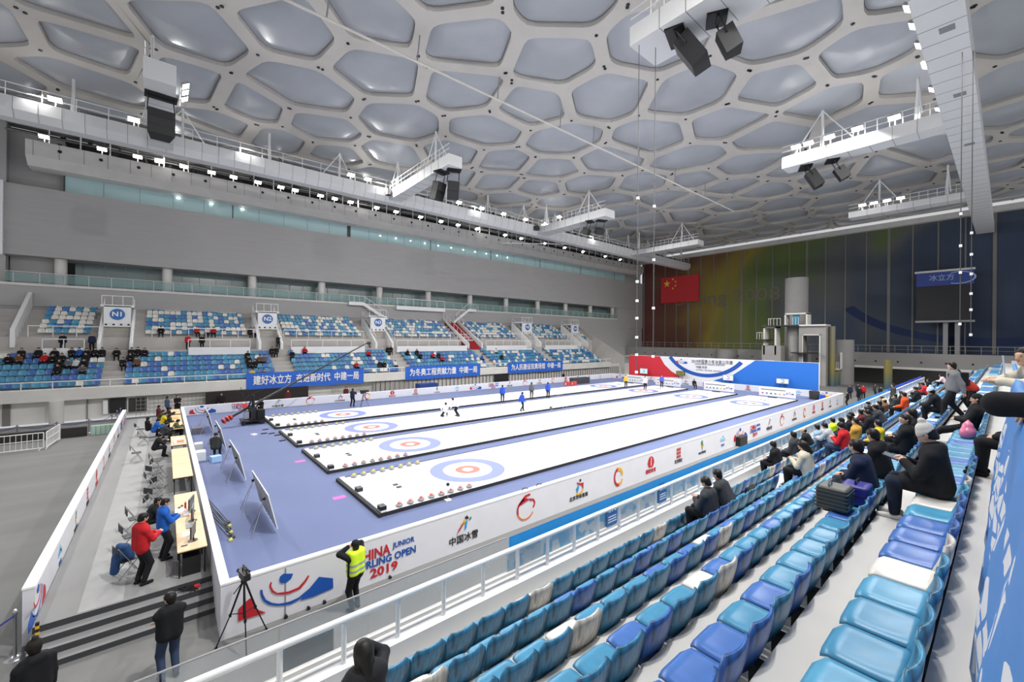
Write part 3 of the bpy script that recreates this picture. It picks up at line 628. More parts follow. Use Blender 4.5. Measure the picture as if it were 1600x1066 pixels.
# big event board
t = thing('event_board', 'wide red, white and blue event backdrop board behind the far end of the ice', 'board', (59.5, 27, -.14)); L = Vector((59.5, 27, -.14))
b = MB(); b.box(59.5, 59.9, 14.4, 40.6, -.7, 3.85, mat('board_white', (228, 228, 230), .6)); b.build('panel', t, L)
fr = ((59.49, 40.6, 0), (0, -1, 0), (0, 0, 1), (-1, 0, 0)); Wd = 26.2
b = MB(); b.prism([(0, .4), (0, 3.83), (5.6, 3.83), (6.4, 2.6), (7.6, 1.6), (9.2, .85), (7, .7)], fr, mat('board_red', (206, 40, 56), .6), .008)
BB = mat('board_blue', (34, 112, 206), .6)
b.prism([(17.8, .2), (13.9, .75), (16.5, 1.7), (19.3, 3.83), (26.2, 3.83), (26.2, .2)], fr, BB, .008)
b.prism([(7.4, 3.83), (8.1, 3.83), (9.2, 2.5), (11.0, 1.4), (13.2, 1.1), (15.6, 1.55), (18.0, 2.6), (18.9, 3.5), (17.9, 2.9), (15.4, 1.85), (13.2, 1.55), (11.4, 1.8), (10, 2.6), (9.0, 3.83)][:0] or arcpts(12.6, 6.9, 6.3, 213.5, 322, .55, 26, 1.05, .92), fr, mat('board_deep_blue', (20, 80, 170), .6), .012)
b.build('graphic', t, L)
b = MB(); logo_curl(b, ((59.47, 30.2 + 1.2, 3.2), Vector((0, -1, 0)) * .8, Vector((0, 0, 1)) * .8, (-1, 0, 0))); b.build('emblem', t, L)
for tx, sz, z, y, w in (('2019中国青少年冰壶公开赛', .6, 3.3, 27.0, 5.8), ('CHINA JUNIOR CURLING OPEN 2019', .3, 2.95, 27.3, 4.2), ('中国 北京', .4, 2.5, 28.4, 1.6), ('主办单位  承办单位  协办单位', .2, 2.1, 27.4, 3.6)):
    q = text_on('lettering', tx, sz, LOGK, (59.46, y, z), (0, -1, 0), (0, 0, 1), None, .0, w); q.parent = t; q.location = -L
# ---------------------------------------------------------------- foil cushion ceiling
ZC = 28.0
SEEDS = [(6.6,32.0),(10.7,27.7),(12.7,22.0),(16.9,25.6),(19.3,17.9),(23.2,22.7),(13.1,32.9),(9.5,39.7),(19.8,30.3),(6.0,46.1),(12.2,45.8),(18.0,39.4),(25.6,35.0),(26.0,28.5),(29.7,23.1),(33.1,31.4),(9.4,51.7),(15.5,51.5),(20.4,47.2),(26.2,42.2),(31.6,40.1),(37.9,37.5),(40.9,31.1),(29.6,47.5),(35.0,45.5),(40.9,43.3),(45.0,38.0),(34.0,55.1),(41.0,50.2),(48.2,46.2),(53.4,40.0),(26.7,16.7),(35.6,17.8),(39.9,12.9),(33.2,9.9),(39.7,6.9),(47.6,5.0),(46.5,10.6),(42.4,18.0),(39.8,24.6),(49.0,15.9),(51.9,8.8),(48.1,24.5),(54.8,20.9),(61.0,16.5),(51.4,32.4),(54.7,27.6),(61.4,25.6),(66.6,22.8),(71.6,16.0),(68.6,10.4),(66.8,4.8),(76.0,9.6),(57.7,33.5),(63.8,30.9),(70.2,28.6),(75.5,23.0),(79.4,17.1),(70.5,36.3),(77.4,31.8),(44.8,.5),(54.0,0),(-5.1,39.1),(-10.3,44.8),(0.6,36.7),(-4.4,44.5),(-5.0,50.4),(-11.0,55.1),(1.4,45.7),(2.7,56.2),(2.5,29.0),(-2.4,33.0),(7.2,20.6),(22.8,11.7),(28.0,7.8)]
rr = random.Random(5)
x = -22
gi = 0
while x < 104:
    y = -16 + (3.2 if gi % 2 else 0)
    while y < 72:
        p = (x + rr.uniform(-1.6, 1.6), y + rr.uniform(-1.6, 1.6))
        if all((p[0] - q[0]) ** 2 + (p[1] - q[1]) ** 2 > 4.9 ** 2 for q in SEEDS): SEEDS.append(p)
        y += 6.4
    x += 5.6; gi += 1
X0, X1, Y0c, Y1c = -20, 98, -14, 66.5
def vcell(i):
    px, py = SEEDS[i]; poly = [(X0, Y0c), (X1, Y0c), (X1, Y1c), (X0, Y1c)]
    for j, (qx, qy) in enumerate(SEEDS):
        if j == i or (qx - px) ** 2 + (qy - py) ** 2 > 22 ** 2: continue
        mx, my = (px + qx) / 2, (py + qy) / 2; nx, ny = qx - px, qy - py
        out = []
        for a, c in zip(poly, poly[1:] + poly[:1]):
            da = (a[0] - mx) * nx + (a[1] - my) * ny; dc = (c[0] - mx) * nx + (c[1] - my) * ny
            if da <= 0: out.append(a)
            if da * dc < 0: t = da / (da - dc); out.append((a[0] + (c[0] - a[0]) * t, a[1] + (c[1] - a[1]) * t))
        poly = out
        if len(poly) < 3: return None
    return poly
def inset(poly, d):
    """clip the polygon by its own edges moved inward by d"""
    out = poly
    n = len(poly)
    for i in range(n):
        a = poly[i]; c = poly[(i + 1) % n]; ex_, ey_ = c[0] - a[0], c[1] - a[1]; L = math.hypot(ex_, ey_)
        if L < 1e-6: continue
        nx, ny = -ey_ / L, ex_ / L
        res = []
        for p, q in zip(out, out[1:] + out[:1]):
            dp = (p[0] - a[0]) * nx + (p[1] - a[1]) * ny - d; dq = (q[0] - a[0]) * nx + (q[1] - a[1]) * ny - d
            if dp >= 0: res.append(p)
            if dp * dq < 0: t = dp / (dp - dq); res.append((p[0] + (q[0] - p[0]) * t, p[1] + (q[1] - p[1]) * t))
        out = res
        if len(out) < 3: return None
    return out
def resample(poly, N=40):
    # cut corners then resample evenly
    res = []
    n = len(poly)
    for i in range(n):
        a, c, e = Vector(poly[i - 1]), Vector(poly[i]), Vector(poly[(i + 1) % n])
        k1 = min(.7, (a - c).length * .4); k2 = min(.7, (e - c).length * .4)
        p = c + (a - c).normalized() * k1; q = c + (e - c).normalized() * k2
        res += [p, (p * .25 + c * .5 + q * .25), q]
    seg = [(res[(i + 1) % len(res)] - res[i]).length for i in range(len(res))]; T = sum(seg); out = []; i = 0; acc = 0
    for k in range(N):
        d = T * k / N
        while acc + seg[i] < d: acc += seg[i]; i += 1
        out.append(res[i] + (res[(i + 1) % len(res)] - res[i]) * ((d - acc) / max(seg[i], 1e-6)))
    return out
cells = []
for i in range(len(SEEDS)):
    p = vcell(i)
    if p is None: continue
    ar = sum(a[0] * c[1] - c[0] * a[1] for a, c in zip(p, p[1:] + p[:1])) / 2
    if ar < 0: p = p[::-1]
    cells.append((i, p))
fb = MB(); gb = MB(); cushions = []
for i, p in cells:
    # merge very short edges
    q = [p[0]]
    for v in p[1:]:
        if math.hypot(v[0] - q[-1][0], v[1] - q[-1][1]) > .25: q.append(v)
    if math.hypot(q[0][0] - q[-1][0], q[0][1] - q[-1][1]) < .25: q = q[:-1]
    ip = inset(q, .52)
    if ip is None or len(ip) < 3:
        fb.add([(v[0], v[1], ZC) for v in q], [tuple(range(len(q)))], FRAMEW); continue
    ip2 = [ip[0]]
    for v in ip[1:]:
        if math.hypot(v[0] - ip2[-1][0], v[1] - ip2[-1][1]) > .2: ip2.append(v)
    r = resample(ip2); N = len(r)
    # outer points: for each r, cast from centroid to the cell outline
    cx = sum(v.x for v in r) / N; cy = sum(v.y for v in r) / N
    outer = []
    for v in r:
        dx, dy = v.x - cx, v.y - cy; best = 9e9
        for a, c in zip(q, q[1:] + q[:1]):
            ex_, ey_ = c[0] - a[0], c[1] - a[1]; den = dx * ey_ - dy * ex_
            if abs(den) < 1e-9: continue
            t = ((a[0] - cx) * ey_ - (a[1] - cy) * ex_) / den; s_ = ((a[0] - cx) * dy - (a[1] - cy) * dx) / den
            if t > 0 and -1e-6 <= s_ <= 1 + 1e-6: best = min(best, t)
        outer.append((cx + dx * best, cy + dy * best))
    vs = [(o[0], o[1], ZC) for o in outer] + [(v.x, v.y, ZC) for v in r] + [(v.x, v.y, ZC + .38) for v in r]
    fs = []
    for k in range(N):
        k2 = (k + 1) % N; fs += [(k, k2, N + k2, N + k), (N + k, N + k2, 2 * N + k2, 2 * N + k)]
    # corner fill between outline corners
    fb.add(vs, fs, FRAMEW)
    for a in q:
        # small triangle up to corner
        ds = sorted(range(N), key=lambda k: (outer[k][0] - a[0]) ** 2 + (outer[k][1] - a[1]) ** 2)[:2]
        if abs(ds[0] - ds[1]) in (1, N - 1): fb.add([(a[0], a[1], ZC), (outer[ds[0]][0], outer[ds[0]][1], ZC), (outer[ds[1]][0], outer[ds[1]][1], ZC)], [(0, 1, 2)], FRAMEW)
    g0 = [(v.x, v.y, ZC + .36) for v in r]; g1 = [(cx + (v.x - cx) * .985, cy + (v.y - cy) * .985, ZC + .36) for v in r]
    gb.add(g0 + g1, [(k, (k + 1) % N, N + (k + 1) % N, N + k) for k in range(N)], CUSHD)
    R = math.sqrt(abs(sum(a[0] * c[1] - c[0] * a[1] for a, c in zip(q, q[1:] + q[:1])) / 2)); bulge = .075 * R
    cb = MB(); vs = []; rings = [1.0, .93, .82, .66, .45, .22]
    for s_ in rings:
        for v in r: vs.append((cx + (v.x - cx) * s_, cy + (v.y - cy) * s_, ZC + .37 - bulge * (1 - s_ ** 2.4)))
    vs.append((cx, cy, ZC + .37 - bulge)); fs = []
    for a in range(len(rings) - 1):
        for k in range(N): k2 = (k + 1) % N; fs.append((a * N + k, a * N + k2, (a + 1) * N + k2, (a + 1) * N + k))
    for k in range(N): fs.append(((len(rings) - 1) * N + k, (len(rings) - 1) * N + (k + 1) % N, len(vs) - 1))
    cb.add(vs, fs, CUSH, True)
    d = math.hypot(cx, cy); infr = (cx * math.cos(YAW) + cy * math.sin(YAW)) > 0
    cushions.append((d if infr else d + 500, cb))
ceil = fb.build('ceiling'); struct(ceil)
gb.build('gasket', ceil)
cushions.sort(key=lambda c: c[0])
for d, cb in cushions[:98]: cb.build('cushion', ceil)
rest = MB()
for d, cb in cushions[98:]: rest.add(cb.v, cb.f, CUSH, True)
rest.build('cushion', ceil, kind='stuff')
b = MB()
rng = random.Random(3)
for i, p in cells:
    for v in p:
        if rng.random() < .5: b.lathe((v[0] + rng.uniform(-.2, .2), v[1] + rng.uniform(-.2, .2), ZC - .06), [(.12, 0), (.12, .07)], BLACK, 8)
b.build('ceiling_fixture', ceil, kind='stuff')
b = MB(); b.box(-24, 98, -14, 66.5, 29.2, 29.4, mat('roof_back', (120, 124, 132), .9)); struct(b.build('ceiling_back'))
# ---------------------------------------------------------------- lighting gantries
PAN = mat('gantry_panel', (212, 212, 212), 0.5, var=.03, scale=.5)
JNT = mat('panel_joint', (120, 120, 122), .7)
nflood = [0]
def lampfix(parent, L, x, y, z, dy, glow=True, dx=0.0, big=1.0):
    """floodlight: bracket, housing, glowing face looking down toward dy"""
    b = MB(); b.tube((x, y, z), (x, y, z + .55), .05, WHITE, 6)
    c = Vector((x + dx * .3, y + dy * .25, z + .62)); n = Vector((dx * .55, dy * .55, -.83)).normalized(); u = Vector((0, 1, 0)) if abs(dx) > .5 else Vector((1, 0, 0)); v = n.cross(u).normalized(); s = .42 * big
    vs = []
    for e in (0, -.16):
        for a_, c_ in ((-1, -.6), (1, -.6), (1, .6), (-1, .6)): vs.append(c + u * s * a_ + v * s * c_ + n * e)
    b.add(vs, [(7, 6, 5, 4), (0, 1, 5, 4), (1, 2, 6, 5), (2, 3, 7, 6), (3, 0, 4, 7)], GREYM)
    f = MB(); k = .9; f.add([c + u * s * k * a_ + v * s * k * c_ + n * .005 for a_, c_ in ((-1, -.6), (-1, .6), (1, .6), (1, -.6))], [(0, 1, 2, 3)], LAMP if glow else mat('lamp_off', (190, 190, 188), .3))
    b.add([vs[i] for i in (0, 3, 2, 1)], [(0, 1, 2, 3)], GREYM)
    o = b.build('floodlight', parent, L); f.build('lens', o, L)
ZB, ZT = 23.3, 24.8
def truss(b, x, y, z0, z1, dx, dy):
    b.tube((x, y, z0), (x, y, z1), .11, WHITE, 6); b.tube((x, y, z1 - .1), (x + dx, y + dy, z0 + .2), .06, WHITE, 6); b.tube((x, y, z1 - .1), (x - dx, y - dy, z0 + .2), .06, WHITE, 6)
# north gantry
t = thing('lighting_gantry', 'long white suspended lighting gantry along the far side of the ceiling', 'gantry', (40, 50, 23)); L = Vector((40, 50, 23))
b = MB(); ya = 49.2
b.add([(-20, ya, ZB + .55), (97, ya, ZB + .55), (97, ya, ZT), (-20, ya, ZT), (-20, ya + .5, ZB), (97, ya + .5, ZB), (97, ya + 1.6, ZB), (-20, ya + 1.6, ZB), (97, ya + 1.8, ZT), (-20, ya + 1.8, ZT)],
      [(0, 1, 2, 3), (4, 5, 1, 0), (7, 6, 5, 4), (6, 7, 9, 8), (2, 8, 9, 3)], PAN); b.build('panel_casing', t, L)
b = MB()
for k in range(90): x = -19.5 + k * 1.3; b.box(x, x + .03, ya - .012, ya - .002, ZB + .55, ZT, JNT); b.add([(x, ya - .008, ZB + .55), (x + .03, ya - .008, ZB + .55), (x + .03, ya + .49, ZB - .01), (x, ya + .49, ZB - .01)], [(0, 1, 2, 3)], JNT)
b.build('panel_joint', t, L)
b = MB()
for k in range(15): x = -6 + k * 7.2; truss(b, x, ya + 1.2, ZT, ZC, 2.0 if k % 2 else 0.01, .8)
for z in (.55, 1.1): b.tube((-20, ya + .3, ZT + z), (97, ya + .3, ZT + z), .035, WHITE, 5)
for k in range(60): x = -19 + k * 1.9; b.tube((x, ya + .3, ZT), (x, ya + .3, ZT + 1.1), .03, WHITE, 5)
b.build('hanger_frame', t, L)
b = MB()
for k in range(110): x = 24 + k * .62; b.tube((x, ya + 1.2, ZT - .1), (x, ya + 1.2, ZT + .5 + .35 * rng.random()), .11 + .1 * rng.random(), BLACK if k % 3 else GREYM, 6)
for z in (.5, .9): b.tube((-20, ya + 2.0, ZT + z), (97, ya + 2.0, ZT + z), .12, mat('duct_grey', (110, 110, 112), .6), 6)
b.build('equipment_rack', t, L)
gl = {-11.5, -4.7, 6.0, 28.9, 37.5}
for x in (-10.2, -6.9, -2.2, 16.6, 18.6, 24.8, 31.5, 35.4, 39.5, 44, 48.5, 52): lampfix(t, L, x, ya + .5, ZT, -1)
for x in (-8, 6, 20, 34, 48, 60): flood('flood_light', (x, ya + .2, ZT + .7), (x + 6, 30, 0), ICE_LIGHT * 1.6)
# wall ledge gantry
t = thing('lighting_gantry', 'beige service ledge with floodlights above the teal glass band', 'gantry', (40, 62, 24)); L = Vector((40, 62, 24))
b = MB(); b.box(-10.5, 96, 61.3, 61.5, 24.0, 25.5, OFFW); b.add([(-10.5, 61.3, 24.0), (96, 61.3, 24.0), (96, 62.2, 23.3), (-10.5, 62.2, 23.3)], [(3, 2, 1, 0)], OFFW); b.box(-10.5, 96, 62.2, 64.2, 23.2, 23.4, OFFW); b.box(-10.5, 96, 61.5, 64.2, 25.2, 25.3, OFFW); b.build('panel_casing', t, L)
b = MB()
for k in range(60): x = -10 + k * 1.75; b.box(x, x + .03, 61.28, 61.3, 24, 25.5, JNT)
for k in range(36): b.lathe((-8.2 + k * 2.95, 61.3, 24.85), [(.16, 0), (.16, .05)], BLACK, 10, (0, -1, 0))
b.build('panel_joint', t, L)
b = MB()
for z in (1.3, 2.0): b.tube((-12, 62.6, 25.2 + z), (96, 62.6, 25.2 + z), .1, mat('duct_grey', (110, 110, 112), .6), 6)
for k in range(48): x = -9 + k * 2.2; b.tube((x, 61.8, 25.2), (x, 61.8, 28), .06, WHITE, 6); b.tube((x + .6, 62.8, 25.2), (x + .6, 62.8, 26.0 + rng.random()), .18, BLACK, 6)
b.build('hanger_frame', t, L)
for k, x in enumerate((-9.3, -5.2, -2.4, -.6, 1.6, 4.2, 6.4, 9.0, 11.6, 13.3, 16.5, 18.4, 20.6, 24.5, 27.6, 31.8, 35.6, 39, 43, 49.5, 53.6, 60, 66, 72, 80, 86)): lampfix(t, L, x, 61.7, 25.45, -1, True, 0, .95)
for x in (0, 22, 44): flood('flood_light', (x, 61.5, 26.9), (x + 4, 40, 0), ICE_LIGHT * .8)
# south gantry
t = thing('lighting_gantry', 'large white suspended lighting gantry running over the near seats', 'gantry', (40, 2.4, 23)); L = Vector((40, 2.4, 23))
b = MB(); b.box(-8, 97, 1.45, 3.3, ZB, ZT, PAN); b.build('panel_casing', t, L)
b = MB()
for k in range(60): x = -7 + k * 1.75; b.box(x, x + .03, 1.45, 3.3, ZB - .012, ZB - .002, JNT)
b.build('panel_joint', t, L)
for x in (15.2, 21.6, 31.8, 41, 52): b = MB(); b.box(x, x + .6, 1.9, 2.5, ZB - .02, ZB - .003, mat('grille_grey', (130, 130, 132), .6)); b.build('vent_grille', t, L)
b = MB()
for k in range(13): x = 3 + k * 7.4; truss(b, x, 2.2, ZT, ZC, 1.8, .5)
for z in (.55, 1.1): b.tube((0, 3.1, ZT + z), (97, 3.1, ZT + z), .035, WHITE, 5)
b.tube((14, .6, ZB + .4), (14, .6, ZC), .06, WHITE, 6); b.tube((24, 1.0, ZB + .4), (24, .6, ZC), .06, WHITE, 6)
b.build('hanger_frame', t, L)
for x in (9, 10.2, 11.6, 13.4, 14.6, 16.2, 18, 20.8, 22.3, 27, 29, 31.5, 33.5, 36, 39, 43, 47, 52): lampfix(t, L, x, 3.4, ZT - .5, 1, True, 0, 1.0)
for x in (8, 18, 28, 38, 48, 60): flood('flood_light', (x, 3.6, ZT + .3), (x + 4, 22, 0), ICE_LIGHT * 1.6)
for x in (3, 11, 20, 32, 45): flood('flood_light', (x, 2.4, ZB - .1), (x + 2, 2.8, 3.0), ICE_LIGHT * .32, 1.2, 2.6)  # extra floods with no fixture, added under the casing to brighten the near seats
# cross arms
def arm(label, x0, ya_, yb, ztop=24.6, zbot=23.5, w=2.3, end_spk=True, lights=()):
    t = thing('gantry_arm', label, 'gantry arm', (x0, yb, zbot), 0, 'gantry cross arms'); L = Vector((x0, yb, zbot)); s = 1 if yb > ya_ else -1
    b = MB(); b.box(x0, x0 + w, min(ya_, yb), max(ya_, yb), zbot, ztop, PAN)
    b.build('panel_casing', t, L); b = MB()
    n = int(abs(yb - ya_) / 1.5)
    for k in range(1, n): y = ya_ + s * k * 1.5; b.box(x0 - .012, x0 - .002, y, y + .03, zbot, ztop, JNT); b.box(x0, x0 + w, y, y + .03, zbot - .012, zbot - .002, JNT)
    b.build('panel_joint', t, L); b = MB()
    truss(b, x0 + .4, yb - s * 3.2, ztop, ZC, .0, 2.2)
    truss(b, x0 + .4, ya_ + s * 1.5, ztop, ZC, .8, .3)
    for z in (.5, 1.0): b.tube((x0 + .1, ya_, ztop + z), (x0 + .1, yb, ztop + z), .035, WHITE, 5)
    for k in range(int(abs(yb - ya_) / .8)): b.tube((x0 + .1, ya_ + s * k * .8, ztop), (x0 + .1, ya_ + s * k * .8, ztop + 1.0), .03, WHITE, 5)
    b.build('hanger_frame', t, L)
    for y in lights: lampfix(t, L, x0 + .3, y, ztop, 0, True, -1)
    return t
a1 = arm('white gantry arm with a black speaker array, nearest of the four on the far gantry', -1.2, 49.2, 36.4, 24.8, 23.4, 1.7)
arm('white gantry arm with dark speakers, second of the four on the far gantry', 21.2, 49.2, 35.3, 24.6, 23.5, 1.6)
arm('white gantry arm with dark speakers, third of the four on the far gantry', 46.5, 49.2, 35.8, 24.6, 23.5, 2.2, lights=(44.5,))
arm('white gantry arm, farthest of the four on the far gantry', 72.6, 49.2, 35.5, 24.4, 23.5, 2.2)
arm('white gantry arm over the near seats with two black speakers below it', 20.6, 3.3, 14.2, 24.6, 23.5, 2.7, lights=(7, 9))
arm('white gantry arm with two dark speakers and bright floodlights, middle of the near gantry', 46.5, 3.3, 14.4, 24.5, 23.4, 1.9, lights=(6.2, 8.6, 10.6, 12.2, 13.2))
arm('white gantry arm, farthest of the near gantry, close to the coloured wall', 72.5, 3.3, 14.3, 24.3, 23.5, 2.0, lights=(9, 10.3, 11.6, 12.8))
for y in (8, 12): flood('flood_light', (45.6, y, 25.6), (36, y + 6, 0), ICE_LIGHT * .7)
# side lamps of the first arm
for y in (40.0, 38.9, 37.9): lampfix(a1, Vector((-1.2, 36.4, 23.4)), .75, y, 23.7, 0, True, 1, .95)
SPK = mat('speaker_black', (26, 26, 28), .5)
def speaker(label, c, yaw, tilt, w=1.0, h=1.3, d=.7, n=1):
    t = thing('loudspeaker', label, 'speaker', c, yaw)
    b = MB(); R = Matrix.Rotation(tilt, 3, 'X')
    for k in range(n):
        vs = [R @ Vector((sx * w / 2 * (1 if sy < 0 else .7), sy * d / 2, -1.5 - k * h * 1.02 + sz * h / 2)) for sx in (-1, 1) for sy in (-1, 1) for sz in (-1, 1)]
        b.add(vs, [(0, 1, 3, 2), (4, 6, 7, 5), (0, 4, 5, 1), (2, 3, 7, 6), (0, 2, 6, 4), (1, 5, 7, 3)], SPK)
    b.build('cabinet', t)
    b = MB()
    for sx in (-1, 1): b.tube((sx * w * .45, 0, 0), R @ Vector((sx * w * .5, 0, -1.2)), .04, BLACKM, 6)
    b.tube((-w * .5, 0, -.1), (w * .5, 0, -.1), .05, BLACKM, 6); b.box(-w * .6, w * .6, -.5, .5, -.1, 0, BLACKM); b.build('bracket', t)
    b = MB(); vs = [R @ Vector((sx * w * .42, -d / 2 - .01, -1.5 + sz * h * .42)) for sx, sz in ((-1, -1), (1, -1), (1, 1), (-1, 1))]; b.add(vs, [(0, 1, 2, 3)], mat('speaker_grille', (44, 44, 46), .8)); b.build('grille', t)
speaker('large black tilted loudspeaker under the nearest arm of the near gantry', (21.9, 12.0, 23.5), .3, -.55, 1.5, 1.9, .9)
speaker('smaller black loudspeaker behind the large one under the same near arm', (22.3, 10.0, 23.5), .5, -.4, 1.0, 1.3, .8)
speaker('dark tilted loudspeaker under the middle arm of the near gantry, outer one', (47.8, 12.8, 23.4), .4, -.5, 1.4, 1.7, .8)
speaker('dark loudspeaker under the middle arm of the near gantry, inner one', (47.9, 10.7, 23.4), .4, -.5, 1.0, 1.2, .8)
speaker('black speaker array under the nearest far gantry arm', (-.3, 38.6, 23.4), .05, .0, 1.5, .55, 1.5, 3)
speaker('cluster of dark speakers under the second far gantry arm, left one', (21.7, 37.4, 23.5), .3, .3, 1.2, .9, 1.0, 2)
speaker('cluster of dark speakers under the second far gantry arm, right one', (22.4, 36.2, 23.5), -.4, .4, 1.2, .9, 1.0, 2)
speaker('dark speaker under the third far gantry arm, left one', (47.2, 39.0, 23.5), .4, .4, 1.3, .8, 1.0, 1)
speaker('dark speaker under the third far gantry arm, right one', (48.0, 37.6, 23.5), -.4, .5, 1.3, .8, 1.0, 1)
for x, lab in ((21.0, 'small black box speaker on the far gantry face below the second arm'), (45.8, 'small black box speaker on the far gantry face below the third arm')):
    b = MB(); b.box(x - .35, x + .35, 48.5, 49.2, 23.9, 24.6, SPK); tag(b.build('loudspeaker'), lab, 'speaker')
# suspended rod, loose bar
t = thing('suspended_rail', 'long thin pale rail suspended below the middle of the cushion ceiling', 'rail', (30, 27, 26)); L = Vector((30, 27, 26))
b = MB(); b.tube((-2, 27, 26), (66, 26.8, 26), .085, FRAMEW, 8); b.build('rail', t, L)
for x in (7.5, 13.6, 20.8, 28.2, 33, 41, 49, 57): b = MB(); b.tube((x, 27, 26), (x + .2, 27, ZC), .05, GREYM, 6); b.build('hanger', t, L)
b = MB(); b.tube((34.5, 43.5, 19.2), (46.5, 41.5, 20.5), .07, STEEL, 6); b.tube((36, 43.25, 19.36), (36, 43.25, ZC), .008, GREYM, 4); b.tube((45, 41.75, 20.34), (45, 41.75, ZC), .008, GREYM, 4); tag(b.build('metal_bar'), 'thin bright metal bar hanging before the far grey wall', 'bar')
# strings of small sensor cubes
def string(label, x, y, z0, z1, cubes):
    t = thing('sensor_string', label, 'cable', (x, y, z0)); L = Vector((x, y, z0))
    b = MB(); b.tube((x, y, z0), (x, y, z1), .022, mat('cable_dark', (70, 70, 72), .6), 5); b.build('cable', t, L)
    for z in cubes: b = MB(); b.box(x - .06, x + .06, y - .06, y + .06, z - .07, z + .07, WHITE); b.build('white_block', t, L)
string('thin dark cable with white blocks hanging before the corner of the two walls', 20.8, 13.7, 4.5, 23.4, (4.6, 5.6, 6.6, 7.7, 8.7, 9.8, 14.6))
string('thin pale cable with few white blocks left of the red flag', 21.7, 13.2, 5.4, 23.4, (5.5, 8.3, 11.1, 14.2))
string('thin cable with a white bell end hanging in front of the video screen', 34.3, 1.75, 7.5, 22.8, (7.5, 10.4, 11.9, 13.7))
string('thin cable with white blocks hanging at the right of the video screen', 34.6, 1.35, 6.9, 22.8, (6.9, 8.3, 9.2, 10.3, 11.4, 12.6))
# ---------------------------------------------------------------- south stand
YF = [5.19, 4.31, 3.44, 2.58, 1.71, .81]; ZS = [2.21, 2.65, 3.09, 3.53, 3.98, 4.44]
XE = 62
b = MB()
SC = mat('stand_concrete', (206, 204, 201), .8, var=.1, scale=.7)
for i in range(6):
    yb = YF[i] - .50; yf = YF[i] + .38 if i else 5.9
    b.box(-6, XE, yb, yf, -0.7 if i == 0 else ZS[i - 1] - .42 - .3, ZS[i] - .42, SC)
b.box(-6, XE, -.55, .31, 3.5, 4.47, SC); b.box(-6, XE, 5.9, 5.98, -.7, 1.93, OFFW)
b.box(-6, XE, 5.60, 5.99, 1.5, 2.10, WHITE)
struct(b.build('floor_south_terrace'))
b = MB(); b.box(-6, XE, -2.6, -.2, 4.3, 4.75, SC); struct(b.build('floor_upper_walkway'))
# rail and glass at the front of the stand
t = thing('front_railing', 'long white tubular railing in front of the near seats', 'railing', (10, 5.72, 1.9)); L = Vector((10, 5.72, 1.9))
b = MB(); b.tube((-6, 5.72, 2.68), (XE, 5.72, 2.68), .045, WHITE, 10); b.build('top_rail', t, L)
k = 0
x = -1.2
while x < XE and k < 95: b = MB(); b.tube((x, 5.72, 2.1), (x, 5.72, 2.68), .035, WHITE, 8); b.build('post', t, L); x += .77 if x < 14 else .9; k += 1
t = thing('glass_balustrade', 'clear glass balustrade panels outside the white front railing', 'balustrade', (10, 5.92, 1.9)); L = Vector((10, 5.92, 1.9))
for k in range(12):
    b = MB(); x0 = -4.6 + k * 1.15 if k < 9 else 0
    if k >= 9: break
    b.box(x0, x0 + 1.13, 5.915, 5.93, 2.1, 2.80, CLEAR); b.build('glass_panel', t, L)
b = MB(); b.tube((-6, 5.92, 2.81), (4.85, 5.92, 2.81), .012, GREYM, 6); b.build('edge_strip', t, L)
b = MB(); b.box(-6, XE, 5.88, 5.96, 2.1, 2.16, OFFW); b.build('base_channel', t, L)
# blue fabric over the glass
SKY = mat('sky_blue_fabric', (30, 168, 244), .55, var=.06, scale=3)
t = thing('blue_cover_strip', 'bright blue fabric strip draped along the top of the glass balustrade', 'fabric', (20, 5.95, 3.0)); L = Vector((20, 5.95, 3.0))
b = MB(); xs = [4.9 + k * 1.3 for k in range(30)]; vs = []
for x in xs: w_ = .01 * math.sin(x * 2.1); vs += [(x, 5.90 + w_, 2.52), (x, 5.89 + w_, 2.82)]
b.add(vs, [(2 * i, 2 * i + 2, 2 * i + 3, 2 * i + 1) for i in range(len(xs) - 1)], SKY, True); b.add([(v[0], v[1] - .02, v[2]) for v in vs], [(2 * i + 1, 2 * i + 3, 2 * i + 2, 2 * i) for i in range(len(xs) - 1)], SKY, True); b.build('cloth', t, L)
b = MB(); b.box(43.2, XE, 5.93, 5.96, 2.4, 2.82, mat('cobalt_fabric', (30, 80, 210), .6)); b.build('far_cloth', t, L)
BUB = bpy.data.materials.new('bubble_print'); BUB.use_nodes = True; nt = BUB.node_tree; bs_ = nt.nodes['Principled BSDF']; bs_.inputs['Roughness'].default_value = .4
tc = nt.nodes.new('ShaderNodeTexCoord'); vo = nt.nodes.new('ShaderNodeTexVoronoi'); vo.inputs['Scale'].default_value = 4.5; cr = nt.nodes.new('ShaderNodeValToRGB'); nt.links.new(tc.outputs['Object'], vo.inputs['Vector']); nt.links.new(vo.outputs['Color'], cr.inputs[0]); nt.links.new(cr.outputs[0], bs_.inputs['Base Color'])
cr.color_ramp.elements[0].color = srgb((120, 178, 212)) + (1,); cr.color_ramp.elements[1].color = srgb((206, 214, 218)) + (1,); cr.color_ramp.elements[0].position = .3; cr.color_ramp.elements[1].position = .7
b = MB(); x = 4.95; pane = mat('frosted_print', (190, 202, 210), .4)
b.box(4.9, XE, 5.935, 5.95, 2.16, 2.60, BUB); b.build('printed_film', t, L)
